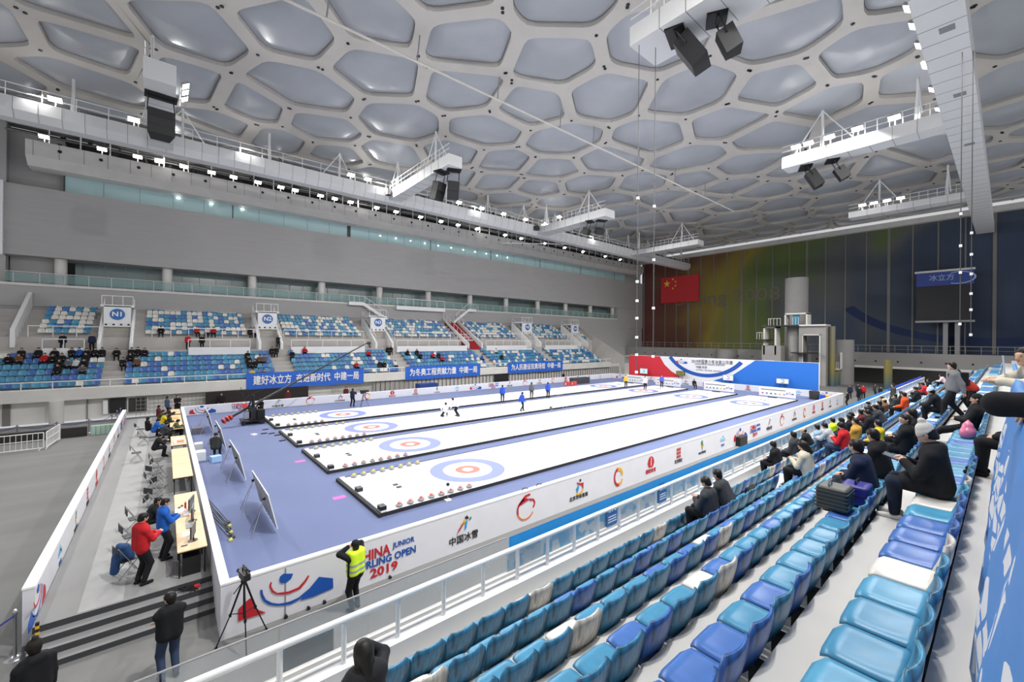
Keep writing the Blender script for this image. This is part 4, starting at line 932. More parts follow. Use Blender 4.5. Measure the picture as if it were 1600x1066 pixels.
for xx in (8.0, 10.2, 25.5):
    sgn = thing('blue_notice', 'small blue notice with white lettering fixed behind the front railing, %s' % {8.0: 'nearest one', 10.2: 'second one', 25.5: 'farthest one'}[xx], 'sign', (xx, 5.9, 2.17))
    b = MB(); b.box(-.19, .19, -.02, 0, 0, .52, mat('notice_blue', (40, 120, 190), .5)); b.build('board', sgn)
    q = text_on('lettering', 'S10', .18, WHITE, (0, -.03, .38), (1, 0, 0), (0, 0, 1), sgn, .005, .3)
    for j in range(3): b = MB(); b.box(-.15, .15, -.026, -.02, .08 + j * .06, .1 + j * .06, WHITE); b.build('text_line', sgn)
b = MB(); b.box(6.0, 30, 5.97, 5.99, 1.96, 2.0, GREYM)
# ---------------------------------------------------------------- stadium seats
def seatmat(name, c, dk=.93, vec=(3, 3, 3)):
    M = mat(name, c, .36, spec=.5, rgb2=tuple(max(0, int(v * dk)) for v in c), scale=2.2, vec=vec, detail=4)
    return M
SEATM = {'teal': seatmat('seat_teal', (64, 138, 176)), 'sky': seatmat('seat_sky', (78, 154, 190)), 'deep': seatmat('seat_indigo', (64, 110, 182)), 'white': seatmat('seat_white', (226, 223, 216))}
SEATB = {'teal': seatmat('back_teal', (58, 134, 176), .58, (9, 9, .7)), 'sky': seatmat('back_sky', (70, 150, 190), .6, (9, 9, .7)), 'deep': seatmat('back_indigo', (52, 106, 186), .58, (9, 9, .7)), 'white': seatmat('back_white', (216, 212, 204), .7, (9, 9, .7))}
def shell(pts_fn, nu, nv, th):
    """grid surface with thickness"""
    vs = []
    for side in (0, 1):
        for i in range(nu + 1):
            for j in range(nv + 1):
                p, n = pts_fn(i / nu, j / nv); vs.append(p - n * th * side)
    S_ = (nu + 1) * (nv + 1); fs = []
    idx = lambda s, i, j: s * S_ + i * (nv + 1) + j
    for i in range(nu):
        for j in range(nv):
            fs.append((idx(0, i, j), idx(0, i + 1, j), idx(0, i + 1, j + 1), idx(0, i, j + 1))); fs.append((idx(1, i, j + 1), idx(1, i + 1, j + 1), idx(1, i + 1, j), idx(1, i, j)))
    for i in range(nu):
        fs.append((idx(0, i, 0), idx(1, i, 0), idx(1, i + 1, 0), idx(0, i + 1, 0))); fs.append((idx(0, i + 1, nv), idx(1, i + 1, nv), idx(1, i, nv), idx(0, i, nv)))
    for j in range(nv):
        fs.append((idx(0, 0, j + 1), idx(1, 0, j + 1), idx(1, 0, j), idx(0, 0, j))); fs.append((idx(0, nu, j), idx(1, nu, j), idx(1, nu, j + 1), idx(0, nu, j + 1)))
    return vs, fs
def mesh_of(vs, fs, name, mats, smooth=True):
    me = bpy.data.meshes.new(name); me.from_pydata([tuple(v) for v in vs], [], fs); me.update()
    for m_ in mats: me.materials.append(m_)
    if smooth: me.polygons.foreach_set('use_smooth', [True] * len(me.polygons))
    return me
# local frame: sitter faces +y, seat front lip at y=0, z=0 is the seat top
def pan(u, v):
    x = (u - .5) * .475; y = -.42 * v
    rc = 1 - .22 * max(0, (.22 - v) / .22) ** 2; x *= rc
    dish = -.022 * (1 - (2 * u - 1) ** 2) * math.sin(math.pi * min(1, v * 1.05)); roll = -.045 * max(0, (.12 - v) / .12) ** 2
    e = -.02 * max(0, abs(2 * u - 1) - .86) / .14
    return Vector((x, y, dish + roll + e)), Vector((0, 0, 1))
def back(u, v):
    a = (u - .5) * 2; w = .245 * (1 - .28 * max(0, (v - .72) / .28) ** 2.5); x = a * w
    y = -.415 - .10 * v + .05 * abs(a) ** 2.2 * (1 - .2 * v) - .02 * math.sin(v * math.pi); z = -.05 + .42 * v
    return Vector((x, y, z)), Vector((-.25 * a, 1, .2)).normalized()
def recalc(me):
    import bmesh
    bm = bmesh.new(); bm.from_mesh(me); bmesh.ops.recalc_face_normals(bm, faces=bm.faces[:]); bm.to_mesh(me); bm.free()
pv, pf = shell(pan, 8, 8, .022); bv, bf = shell(back, 10, 7, .022)
SM = {}
for k, m_ in SEATM.items():
    a = mesh_of(pv, pf, 'seat_pan', [m_]); c = mesh_of(bv, bf, 'backrest', [SEATB[k]]); recalc(a); recalc(c); SM[k] = (a, c)
bb = MB(); bb.box(-.05, .05, -.40, -.12, -.10, -.03, RUBB); bb.box(-.04, .04, -.50, -.40, -.42, -.02, RUBB); bb.box(-.08, .08, -.5, -.3, -.42, -.40, RUBB)
brk = mesh_of(bb.v, bb.f, 'bracket', [RUBB], False)
CN = {'teal': 'teal blue', 'sky': 'light blue', 'deep': 'indigo blue', 'white': 'white'}
ROWN = ['front row', 'second row', 'third row', 'fourth row', 'fifth row', 'top row']
# colours read from the photograph, keyed by (row, half-metre slot)
KNOWN = {}
def known(r, x0, s):
    for k, c in enumerate(s): KNOWN[(r, k)] = {'t': 'teal', 's': 'sky', 'd': 'deep', 'w': 'white'}[c]
known(0, .61, 'ttttttttwttttttwtttwt'[:16] + 'tt'); known(1, .61, 'tttwttttdttdtdttd'); known(2, .61, 'ttwtttwtttdtdwtdt'); known(3, .61, 'tdtdttdttwdtttdts'); known(4, .61, 'dtdtdddtdttttwtdt'[:13] + 'tdst'); known(5, .61, 'ssssssttswdddswtt')
cand = []
rs = random.Random(11)
def ordinal(n):
    suf = {1: 'st', 2: 'nd', 3: 'rd'}.get(n if n < 20 else n % 10, 'th'); return '%d%s' % (n, suf)
WORDS = ORD + ['eleventh', 'twelfth', 'thirteenth', 'fourteenth', 'fifteenth', 'sixteenth', 'seventeenth', 'eighteenth', 'nineteenth', 'twentieth']
def ordw(n):
    if n <= 20: return WORDS[n - 1]
    tens = {2: 'twenty', 3: 'thirty', 4: 'forty', 5: 'fifty', 6: 'sixty', 7: 'seventy'}[n // 10]
    return tens + ('-' + WORDS[n % 10 - 1] if n % 10 else ('ieth' if False else ''))
for r in range(6):
    for k in range(118):
        x = .61 + .5 * k
        if r == 1 and 12.4 < x < 13.7: continue
        if r == 4 and 9.2 < x < 9.7: continue
        y, z = YF[r], ZS[r]
        # in view?
        D = x * math.cos(YAW) + (y - .2) * math.sin(YAW); U = 648.8 * (x * math.sin(YAW) - (y - .2) * math.cos(YAW)) / D + 800; V = 530 + 648.8 * (EYE - z - .1) / D
        if V > 1110 or U > 1600 or U < 420: continue
        c = KNOWN.get((r, k))
        if c is None: q = rs.random(); c = 'white' if q < .13 else ('deep' if q < .45 else ('teal' if q < .85 else 'sky'))
        cand.append((D, r, k, x, y, z, c))
cand.sort()
near_s = sorted(cand[:296], key=lambda t_: (t_[1], t_[3]))
cnt = {}
for D, r, k, x, y, z, c in near_s:
    n = cnt[(r, c)] = cnt.get((r, c), 0) + 1
    t = thing('stadium_seat', '%s stadium seat, %s %s one from the left in the %s' % (CN[c], ordw(n), CN[c].split()[0], ROWN[r]), 'seat', (x, y, z), rs.uniform(-.02, .02), 'moulded stadium seats')
    for nm, me in (('seat_pan', SM[c][0]), ('backrest', SM[c][1]), ('bracket', brk)):
        o = bpy.data.objects.new(nm, me); COL.objects.link(o); o.parent = t
def simple_seat(b, x, y, z, f, c):
    m_ = SEATM[c]; h = .235
    P = lambda lx, ly, lz: (x + lx, y - f * ly * 1.0, z + lz)
    g = -f
    b.add([P(-h, -.42 * g * f * -1 if False else .42 * -1 * (-1) * 0, 0)], [], m_) if False else None
    ys = lambda ly: y + (ly if f < 0 else -ly)
    A = [(x - h, ys(0), z), (x + h, ys(0), z), (x + h, ys(-.42), z), (x - h, ys(-.42), z), (x - h, ys(0), z - .04), (x + h, ys(0), z - .04), (x + h, ys(-.42), z - .04), (x - h, ys(-.42), z - .04)]
    b.add(A, [(0, 1, 2, 3), (7, 6, 5, 4), (0, 4, 5, 1), (1, 5, 6, 2), (3, 7, 4, 0)], m_)
    Bq = []
    for t_ in (0, 1):
        off = -.03 * t_
        for (lx, ly, lz) in ((-h, -.38, -.05), (0, -.43, -.05), (h, -.38, -.05), (h * .96, -.45, .3), (h * .7, -.50, .37), (-h * .7, -.50, .37), (-h * .96, -.45, .3)): Bq.append((x + lx, ys(ly + off), z + lz))
    b.add(Bq, [(0, 1, 2, 3, 4, 5, 6), (13, 12, 11, 10, 9, 8, 7)] + [(i, 7 + i, 7 + (i + 1) % 7, (i + 1) % 7) for i in range(7)], m_)
fs_ = MB()
for D, r, k, x, y, z, c in cand[296:]: simple_seat(fs_, x, y, z, -1, c)
for x, y, z, f, c in seats_spec: simple_seat(fs_, x, y - .0 + .0, z, 1, c)
o = fs_.build('stadium_seat'); tag(o, 'distant rows of blue and white stadium seats in both stands', 'seat', 'moulded stadium seats'); o['kind'] = 'stuff'
# ---------------------------------------------------------------- blue printed banner on the walkway rail at the right edge
t = thing('rail_banner', 'blue fabric with white angular print hung over the rail at the right edge', 'banner', (6, 0, 4.6)); L = Vector((6, 0, 4.6))
BP = bpy.data.materials.new('angular_print'); BP.use_nodes = True; nt = BP.node_tree; bs_ = nt.nodes['Principled BSDF']; bs_.inputs['Roughness'].default_value = .55
tc = nt.nodes.new('ShaderNodeTexCoord'); mp = nt.nodes.new('ShaderNodeMapping'); mp.inputs['Scale'].default_value = (2.2, 2.2, 3.4); vo = nt.nodes.new('ShaderNodeTexVoronoi'); vo.feature = 'F1'; vo.inputs['Scale'].default_value = 1.6
v2 = nt.nodes.new('ShaderNodeTexVoronoi'); v2.feature = 'DISTANCE_TO_EDGE'; v2.inputs['Scale'].default_value = 1.6
nt.links.new(tc.outputs['Object'], mp.inputs[0]); nt.links.new(mp.outputs[0], vo.inputs['Vector']); nt.links.new(mp.outputs[0], v2.inputs['Vector'])
sep = nt.nodes.new('ShaderNodeSeparateColor'); nt.links.new(vo.outputs['Color'], sep.inputs[0])
g1 = nt.nodes.new('ShaderNodeMath'); g1.operation = 'GREATER_THAN'; g1.inputs[1].default_value = .36; nt.links.new(sep.outputs[0], g1.inputs[0])
g2 = nt.nodes.new('ShaderNodeMath'); g2.operation = 'GREATER_THAN'; g2.inputs[1].default_value = .09; nt.links.new(v2.outputs['Distance'], g2.inputs[0])
ml = nt.nodes.new('ShaderNodeMath'); ml.operation = 'MULTIPLY'; nt.links.new(g1.outputs[0], ml.inputs[0]); nt.links.new(g2.outputs[0], ml.inputs[1])
mx = nt.nodes.new('ShaderNodeMix'); mx.data_type = 'RGBA'; nt.links.new(ml.outputs[0], mx.inputs[0]); mx.inputs[6].default_value = srgb((60, 122, 190)) + (1,); mx.inputs[7].default_value = srgb((206, 208, 212)) + (1,)
nt.links.new(mx.outputs[2], bs_.inputs['Base Color'])
b = MB(); xs = [1.0 + .25 * k for k in range(33)]; vs = []
prof = [(.12, 4.52), (.09, 4.9), (.04, 5.3), (-.01, 5.6), (-.04, 5.88), (-.07, 5.99), (-.13, 5.97)]
for x in xs:
    for j, (yy, zz) in enumerate(prof): vs.append((x, yy + .025 * math.sin(x * 5.3 + j) * (1 - j / 8), zz))
J = len(prof); fc = [(i * J + j, (i + 1) * J + j, (i + 1) * J + j + 1, i * J + j + 1) for i in range(len(xs) - 1) for j in range(J - 1)]
b.add(vs, [f for f in fc if f[0] % J < 3], BP, True); b.add(vs, [f for f in fc if f[0] % J >= 3], mat('plain_blue_cloth', (60, 122, 190), .55), True); b.build('cloth', t, L)
b = MB(); b.tube((.6, -.1, 5.94), (16, -.1, 5.94), .035, mat('rail_blue', (60, 130, 200), .5), 10)
for k in range(9): b.tube((1.2 + k * 1.9, -.1, 4.4), (1.2 + k * 1.9, -.1, 5.94), .03, WHITE, 8)
tag(b.build('walkway_rail'), 'blue topped rail of the walkway at the right edge carrying the banner', 'rail')
# ---------------------------------------------------------------- figures: smooth bodies grown from a distance field
def sdc(P, a, b, r1, r2):
    a = np.array(a, 'f4'); b = np.array(b, 'f4'); ba = b - a; L2 = max(float((ba * ba).sum()), 1e-9)
    t = np.clip(((P - a) @ ba) / L2, 0, 1); return np.sqrt(((P - a - t[..., None] * ba) ** 2).sum(-1)) - (r1 + (r2 - r1) * t)
def smin(a, b, k):
    h = np.clip(.5 + .5 * (b - a) / k, 0, 1); return b + (a - b) * h - k * h * (1 - h)
def polygonize(prims, h, k=.03, cut=None):
    pts = []
    for a, b, r1, r2 in prims:
        for p, r in ((a, r1), (b, r2)): pts.append(np.array(p) - r); pts.append(np.array(p) + r)
    lo = np.min(pts, 0) - 2.5 * h; hi = np.max(pts, 0) + 2.5 * h
    n = np.ceil((hi - lo) / h).astype(int) + 1
    G = np.stack(np.meshgrid(*[lo[i] + h * np.arange(n[i]) for i in range(3)], indexing='ij'), -1).astype('f4')
    F = None
    for a, b, r1, r2 in prims:
        d = sdc(G, a, b, r1, r2); F = d if F is None else smin(F, d, k)
    if cut is not None: F = np.maximum(F, cut(G))
    s = F < 0; c = [(i, j, l) for i in (0, 1) for j in (0, 1) for l in (0, 1)]
    sl = lambda A, o: A[o[0]:A.shape[0] - 1 + o[0], o[1]:A.shape[1] - 1 + o[1], o[2]:A.shape[2] - 1 + o[2]]
    cnt_ = sum(sl(s, o).astype('i4') for o in c); mask = (cnt_ > 0) & (cnt_ < 8)
    acc = np.zeros(mask.shape + (3,), 'f4'); num = np.zeros(mask.shape, 'f4')
    for o in c:
        for ax in range(3):
            if o[ax]: continue
            q = list(o); q[ax] = 1; f0, f1 = sl(F, o), sl(F, q); cr_ = (f0 < 0) != (f1 < 0); den = np.where(cr_, f0 - f1, 1); t = np.where(cr_, f0 / den, 0)
            for d in range(3): acc[..., d] += np.where(cr_, o[d] + (t if d == ax else 0), 0)
            num += cr_
    ids = -np.ones(mask.shape, 'i4'); w = np.argwhere(mask); ids[mask] = np.arange(len(w))
    V = lo + h * (w + acc[mask] / num[mask][:, None])
    Q = []
    for ax in range(3):
        o1 = [0, 0, 0]; o1[ax] = 1; A = s[:s.shape[0] - o1[0], :s.shape[1] - o1[1], :s.shape[2] - o1[2]]; B = s[o1[0]:, o1[1]:, o1[2]:]
        ed = np.argwhere(A != B); u, v = [i for i in range(3) if i != ax]
        ed = ed[(ed[:, u] > 0) & (ed[:, v] > 0) & (ed[:, u] < mask.shape[u]) & (ed[:, v] < mask.shape[v])]
        ins = A[tuple(ed.T)]
        e = [ed.copy() for _ in range(4)]; e[0][:, u] -= 1; e[0][:, v] -= 1; e[1][:, v] -= 1; e[3][:, u] -= 1
        q = np.stack([ids[tuple(x.T)] for x in e], 1)
        flip = ins if ax != 1 else ~ins
        q = np.where(flip[:, None], q, q[:, ::-1]); Q.append(q)
    Q = np.concatenate(Q); Q = Q[(Q >= 0).all(1)]
    return V, Q
def ik(a, t, l1, l2, pole):
    a = Vector(a); t = Vector(t); d = t - a; L = min(d.length, (l1 + l2) * .998); d = d.normalized(); t = a + d * L
    x = (l1 * l1 - l2 * l2 + L * L) / (2 * L); hgt = math.sqrt(max(l1 * l1 - x * x, 0)); p = Vector(pole); p = p - d * p.dot(d); p = p.normalized() if p.length > 1e-5 else Vector((0, 0, 1))
    return a + d * x + p * hgt, t
SKINM = mat('skin', (206, 164, 138), .55, var=.05, scale=20); HAIRM = mat('hair_black', (24, 20, 18), .5, spec=.3, var=.3, scale=30, bump=.3); DARKEYE = mat('eye_dark', (20, 16, 16), .3)
LIPM = mat('lips', (168, 96, 84), .5)
POSES = {   # pelvis height, lean, head pitch, head yaw, hands (right, left), feet (right, left), elbow pole
    'sit': (.53, .05, .15, 0, ((.12, .30, .62), (-.12, .30, .62)), ((.13, .46, .07), (-.13, .44, .07)), (.4, -.5, -.4)),
    'sitphone': (.53, .22, .6, 0, ((.07, .34, .80), (-.07, .34, .80)), ((.12, .44, .07), (-.12, .42, .07)), (.5, -.4, -.6)),
    'sitlean': (.53, .55, .35, 0, ((.07, .52, .66), (-.07, .52, .66)), ((.15, .44, .07), (-.15, .38, .07)), (.6, -.1, -.4)),
    'sitback': (.50, -.22, .05, 0, ((.06, .22, .66), (-.08, .22, .66)), ((.10, .80, .10), (-.12, .74, .07)), (.6, -.3, -.5)),
    'sitfold': (.53, .0, .1, .5, ((-.10, .20, .80), (.10, .22, .78)), ((.13, .46, .07), (-.13, .46, .07)), (.6, -.1, -.5)),
    'sithug': (.53, .3, .3, -.4, ((-.05, .34, .70), (.08, .34, .66)), ((.13, .46, .07), (-.13, .40, .07)), (.6, -.1, -.5)),
    'sitear': (.53, .12, .25, 0, ((.13, .26, 1.10), (-.13, .30, .66)), ((.13, .46, .07), (-.13, .44, .07)), (.6, .2, -.5)),
    'write': (.53, .45, .55, 0, ((.12, .52, .86), (-.12, .50, .86)), ((.12, .40, .07), (-.12, .36, .07)), (.5, -.2, -.5)),
    'stand': (.93, .02, .1, 0, ((.25, .06, .80), (-.25, .06, .80)), ((.11, .02, .07), (-.11, .0, .07)), (.2, -.8, 0)),
    'standfold': (.93, .02, .1, .5, ((-.10, .24, 1.10), (.10, .27, 1.06)), ((.11, .02, .07), (-.11, .0, .07)), (.35, -.1, -1)),
    'standphone': (.93, .06, .45, 0, ((.08, .34, 1.15), (-.08, .34, 1.13)), ((.11, .02, .07), (-.11, .0, .07)), (.5, -.4, -.6)),
    'standear': (.93, .03, .1, 0, ((.11, .12, 1.60), (-.11, .14, 1.58)), ((.10, .04, .07), (-.12, -.04, .07)), (.6, .1, -.5)),
    'lean': (.90, .62, .0, .4, ((.10, .62, 1.14), (-.12, .60, 1.14)), ((.11, -.02, .07), (-.11, -.06, .07)), (.7, -.1, -.3)),
    'railfold': (.90, .58, .0, .5, ((.02, .46, 1.17), (-.06, .48, 1.20)), ((.11, -.02, .07), (-.11, -.06, .07)), (.25, 1, -.1)),
    'walk': (.92, .06, .1, 0, ((.22, .20, .86), (-.24, -.16, .84)), ((.10, -.22, .10), (-.10, .24, .07)), (.2, -.8, 0)),
    'bend': (.88, .8, .4, 0, ((.12, .62, .80), (-.10, .58, .62)), ((.14, .02, .07), (-.14, -.14, .07)), (.5, .2, .2)),
    'crouch': (.38, .65, .0, 0, ((.10, .62, .20), (-.30, .34, .30)), ((.10, .26, .07), (-.14, -.55, .09)), (.5, .2, .3)),
    'camop': (.92, .12, .15, 0, ((.10, .36, 1.36), (-.12, .34, 1.22)), ((.12, .02, .07), (-.14, -.06, .07)), (.5, -.3, -.7)),
}
def make_hand(h=.0065):
    """right hand: wrist at origin, fingers along +z, palm facing +y, thumb on -x side"""
    pr = [((-.022, 0, .01), (-.026, .003, .075), .017, .015), ((.0, 0, .01), (0, 0, .082), .018, .015), ((.024, 0, .012), (.026, .003, .072), .016, .014)]
    for x, l, c in ((-.030, .070, .35), (-.010, .078, .32), (.011, .072, .36), (.031, .056, .42)):
        a = Vector((x, .002, .08)); b = a + Vector((x * .12, math.sin(c) * l * .5, math.cos(c) * l * .5)); e = b + Vector((0, math.sin(c * 2.4) * l * .5, math.cos(c * 2.4) * l * .5))
        pr += [(tuple(a), tuple(b), .0092, .0088), (tuple(b), tuple(e), .0088, .0075)]
    pr += [((-.028, .004, .022), (-.055, .018, .052), .013, .0105), ((-.055, .018, .052), (-.056, .034, .080), .0102, .0088)]
    return polygonize(pr, h, .007)
HANDV, HANDQ = make_hand(); HANDV2, HANDQ2 = make_hand(.010)
CACHE = {}
def figure_meshes(pose, det, hair='short', hat=None, hood=False, longcoat=False, s=1.0, woman=False, seed=0):
    key = (pose, det, hair, hat, hood, longcoat, s, woman)
    if key in CACHE: return CACHE[key]
    zp, lean, hp, hy, hands, feet, epole = POSES[pose]
    h = {0: .042, 1: .026, 2: .016}[det]
    Pv = Vector((0, 0, zp)); M_ = Pv + Vector((0, .24 * math.sin(lean * .7) - .02, .24 * math.cos(lean * .7))); N = M_ + Vector((0, .27 * math.sin(lean * 1.15), .27 * math.cos(lean * 1.15)))
    up_ = (N - M_).normalized(); Sh = N - up_ * .06; sw = .165 if woman else .185
    R = Matrix.Rotation(hy, 3, 'Z') @ Matrix.Rotation(-hp, 3, 'X')
    Hc = N + Vector((0, .035, .0)) + (up_ * .3 + Vector((0, 0, .7))).normalized() * .145
    H = lambda x, y, z: tuple(Hc + R @ Vector((x, y, z)))
    kk = .03 if det else .04
    body = [(tuple(Pv), tuple(M_), .075, .075), (tuple(M_), tuple(Sh), .075, .075), (tuple(N - up_ * .03), H(0, -.015, -.04), .052, .05),
            (H(0, -.018, .03), H(0, .0, .02), .088, .084), (H(0, .018, -.03), H(0, .042, -.085), .066, .036)]
    face = [(H(0, .078, .005), H(0, .1, -.028), .010, .014), (H(-.083, -.005, -.01), H(-.086, -.012, .012), .012, .018), (H(.083, -.005, -.01), H(.086, -.012, .012), .012, .018),
            (H(-.03, .077, .032), H(.03, .077, .032), .012, .012)]
    if det == 2: body += face
    jack = [(tuple(Pv + Vector((-.08, 0, 0))), tuple(Sh + Vector((-.09, 0, -.02))), .140, .132), (tuple(Pv + Vector((.08, 0, 0))), tuple(Sh + Vector((.09, 0, -.02))), .140, .132), (tuple(Pv + Vector((0, .02, .02))), tuple(Sh), .145, .13),
            (tuple(N - up_ * .05), tuple(N + up_ * .02), .09, .068)]
    if longcoat and zp > .8: jack += [((-.07, 0, zp), (-.07, 0, zp - .3), .13, .13), ((.07, 0, zp), (.07, 0, zp - .3), .13, .13)]
    elif zp > .8: jack += [((-.08, 0, zp), (.08, 0, zp - .06), .12, .12)]
    if hood: jack += [(tuple(N + Vector((-.06, -.07, .0))), tuple(N + Vector((.06, -.07, .0))), .075, .075)]
    trou = [((-.07, -.01, zp), (.07, -.01, zp), .122, .122)]; shoe = []
    handT = []
    for sd, hd, ft in ((1, hands[0], feet[0]), (-1, hands[1], feet[1])):
        S_ = Sh + Vector((sd * sw, 0, -.035)); pole = (epole[0] * sd, epole[1], epole[2]); E_, Wt = ik(S_, hd, .28, .25, pole)
        body += [(tuple(S_), tuple(E_), .048, .04), (tuple(E_), tuple(Wt), .038, .026)]
        jack += [(tuple(S_), tuple(E_), .080, .070), (tuple(E_), tuple(Wt + (E_ - Wt) * .06), .068, .054), (tuple(S_), tuple(Sh), .08, .10)]
        dirv = (Wt - E_).normalized(); handT.append((sd, Wt, dirv))
        if det == 0: body.append((tuple(Wt), tuple(Wt + dirv * .09), .03, .03))
        hip = Vector((sd * .09, 0, zp - .01)); K_, A_ = ik(hip, (ft[0], ft[1] - .0, ft[2] + .03), .44, .42, (sd * .1, 1, .25))
        body += [(tuple(hip), tuple(K_), .07, .05), (tuple(K_), tuple(A_), .048, .034)]
        trou += [(tuple(hip), tuple(K_), .104, .078), (tuple(K_), tuple(A_ + Vector((0, 0, .02))), .076, .060)]
        shoe.append((tuple(A_ + Vector((0, -.04, -.05))), tuple(A_ + Vector((sd * .015, .15, -.062))), .045, .038))
    if longcoat and zp < .8: 
        for sd in (-1, 1): jack.append(((sd * .09, 0, zp), (sd * .11, .30, zp + .01), .12, .11))
    if not woman: pass
    hair_pr = [(H(0, -.022, .038), H(0, -.012, .042), .099, .097), (H(0, -.032, -.03), H(0, -.022, .03), .080, .096)]
    def cutf(G):
        q = (G - np.array(Hc, 'f4')) @ np.array([list(r_) for r_ in R], 'f4')
        zz = q[..., 2]; yy = q[..., 1]
        if hat: return -(zz - (.015 if hat == 'beanie' else .03) + yy * .15)
        return np.maximum(yy - (.035 + np.clip(zz - .035, 0, 1) * 1.6), -(zz + .035 - yy * .75)) if hair != 'long' else yy - (.03 + np.clip(zz - .035, 0, 1) * 1.6)
    if hat == 'beanie': hair_pr = [(H(0, -.02, .04), H(0, -.03, .075), .107, .095), (H(0, -.05, .16), H(0, -.06, .175), .03, .045)]
    if hat == 'cap': hair_pr = [(H(0, -.02, .045), H(0, -.015, .05), .103, .10)]
    if hair == 'long' and not hat: hair_pr += [(H(0, -.06, .0), H(0, -.085, -.20), .088, .05), (H(-.07, -.02, 0), H(-.075, -.04, -.16), .04, .03), (H(.07, -.02, 0), H(.075, -.04, -.16), .04, .03)]
    if hair == 'bald' and not hat: hair_pr = [(H(0, -.06, .0), H(0, -.05, .0), .075, .07)]
    out = {}
    if hat:
        def cut2(G):
            q = (G - np.array(Hc, 'f4')) @ np.array([list(r_) for r_ in R], 'f4'); zz = q[..., 2]; yy = q[..., 1]
            return np.maximum(yy - .03, -(zz + .045 - yy * .75))
        out['under'] = polygonize([(H(0, -.022, .03), H(0, -.012, .03), .096, .094), (H(0, -.032, -.03), H(0, -.022, .02), .080, .092)], min(h, .02) if det else .034, .02, cut2)
    V, Q = polygonize(body, h if det < 2 else .0135, kk)
    vs = [V]; qs = [Q]; off = len(V)
    if det:
        hv, hq = (HANDV, HANDQ) if det == 2 else (HANDV2, HANDQ2)
        for sd, Wt, dv in handT:
            z_ = dv; pn = Vector((-sd * .6, .1, -.75)); pn = (pn - z_ * pn.dot(z_)).normalized(); x_ = pn.cross(z_) * 1.0
            Mx = np.array([list(x_), list(pn), list(z_)]); v_ = hv.copy()
            if sd < 0: v_ = v_ * np.array([-1, 1, 1]); q_ = hq[:, ::-1]
            else: q_ = hq
            vs.append(v_ @ Mx + np.array(Wt)); qs.append(q_ + off); off += len(hv)
    V = np.concatenate(vs); Q = np.concatenate(qs); nsk = len(Q); mi_ = [0] * nsk; V = list(map(tuple, V)); Q = list(map(tuple, Q))
    if det == 2:   # eyes and mouth set into the face
        def blob(c, rx, ry, rz, m_):
            o = len(V); n = 8
            for i in range(n):
                for j in range(5):
                    a = 2 * math.pi * i / n; e = math.pi * (j + .5) / 5; V.append(H(c[0] + rx * math.sin(e) * math.cos(a), c[1] + ry * math.cos(e), c[2] + rz * math.sin(e) * math.sin(a)))
            for i in range(n):
                for j in range(4): Q.append((o + i * 5 + j, o + ((i + 1) % n) * 5 + j, o + ((i + 1) % n) * 5 + j + 1, o + i * 5 + j + 1)); mi_.append(m_)
        blob((-.032, .079, .008), .014, .008, .008, 1); blob((.032, .079, .008), .014, .008, .008, 1); blob((0, .080, -.055), .022, .006, .007, 2)
        blob((-.034, .083, .032), .020, .006, .005, 1); blob((.034, .083, .032), .020, .006, .005, 1)
    def mk(nm, V, Q, mi=None, mats=(SKINM,)):
        me = bpy.data.meshes.new(nm); me.from_pydata([tuple(v) for v in V], [], [tuple(int(i) for i in q) for q in Q]); me.update()
        for m_ in mats: me.materials.append(m_)
        me.polygons.foreach_set('use_smooth', [True] * len(me.polygons))
        if mi: me.polygons.foreach_set('material_index', mi)
        return me
    out['body'] = mk('body', V, Q, mi_, (SKINM, DARKEYE, LIPM))
    out['jacket'] = mk('jacket', *polygonize(jack, h, kk)); out['trousers'] = mk('trousers', *polygonize(trou, h, kk))
    out['hair'] = mk('hair', *polygonize(hair_pr, min(h, .02) if det else .034, .02, cutf))
    if 'under' in out: out['under'] = mk('hair', *out['under'])
    out['shoe'] = [mk('shoe', *polygonize([p], min(h, .022) if det else .034, .01)) for p in shoe]
    out['frames'] = dict(H=Hc.copy(), R=R.copy(), hands=[(Wt + dv * .08) for _, Wt, dv in handT], N=N.copy(), up=up_)
    CACHE[key] = out
    return out
CLOTH = {}
def cloth(c):
    k = 'cloth_%d_%d_%d' % c
    if k not in CLOTH: CLOTH[k] = mat(k, c, .8, spec=.25, var=.15, scale=9, bump=.35)
    return CLOTH[k]
BK = (26, 27, 31); NAVY = (34, 42, 68); GRY = (96, 98, 102); DGR = (58, 60, 64); RED = (186, 32, 40); BLU = (30, 92, 180); WHT = (220, 220, 222); LBL = (150, 180, 210); OLV = (88, 90, 72)
MAR = (92, 38, 44); YEL = (214, 190, 50); MUS = (196, 150, 64); BEI = (206, 196, 176); ORG = (222, 82, 34); PNK = (226, 190, 190); JEA = (52, 66, 92); HVZ = (206, 238, 48); BRN = (110, 76, 54)
def person(label, loc, rz, pose, top=BK, legs=BK, det=1, s=1.0, group=None, hair='short', hat=None, hatc=BK, hairc=None, hood=False, longcoat=False, woman=False, shoec=BK):
    F_ = figure_meshes(pose, det, hair, hat, hood, longcoat, 1.0, woman)
    t = thing('person', label, 'person', loc, rz, group); t.scale = (s, s, s)
    def put(nm, me, m_):
        o = bpy.data.objects.new(nm, me); COL.objects.link(o); o.parent = t
        if m_: o.material_slots[0].link = 'OBJECT'; o.material_slots[0].material = m_
        return o
    put('body', F_['body'], None); put('jacket', F_['jacket'], cloth(top)); put('trousers', F_['trousers'], cloth(legs))
    put({'beanie': 'knitted_hat', 'cap': 'cap'}.get(hat, 'hair'), F_['hair'], cloth(hatc) if hat else (cloth(hairc) if hairc else HAIRM))
    if 'under' in F_: put('hair', F_['under'], HAIRM)
    for sh in F_['shoe']: put('shoe', sh, cloth(shoec))
    return t, F_
PI = math.pi
FLO = [z - .42 for z in ZS]
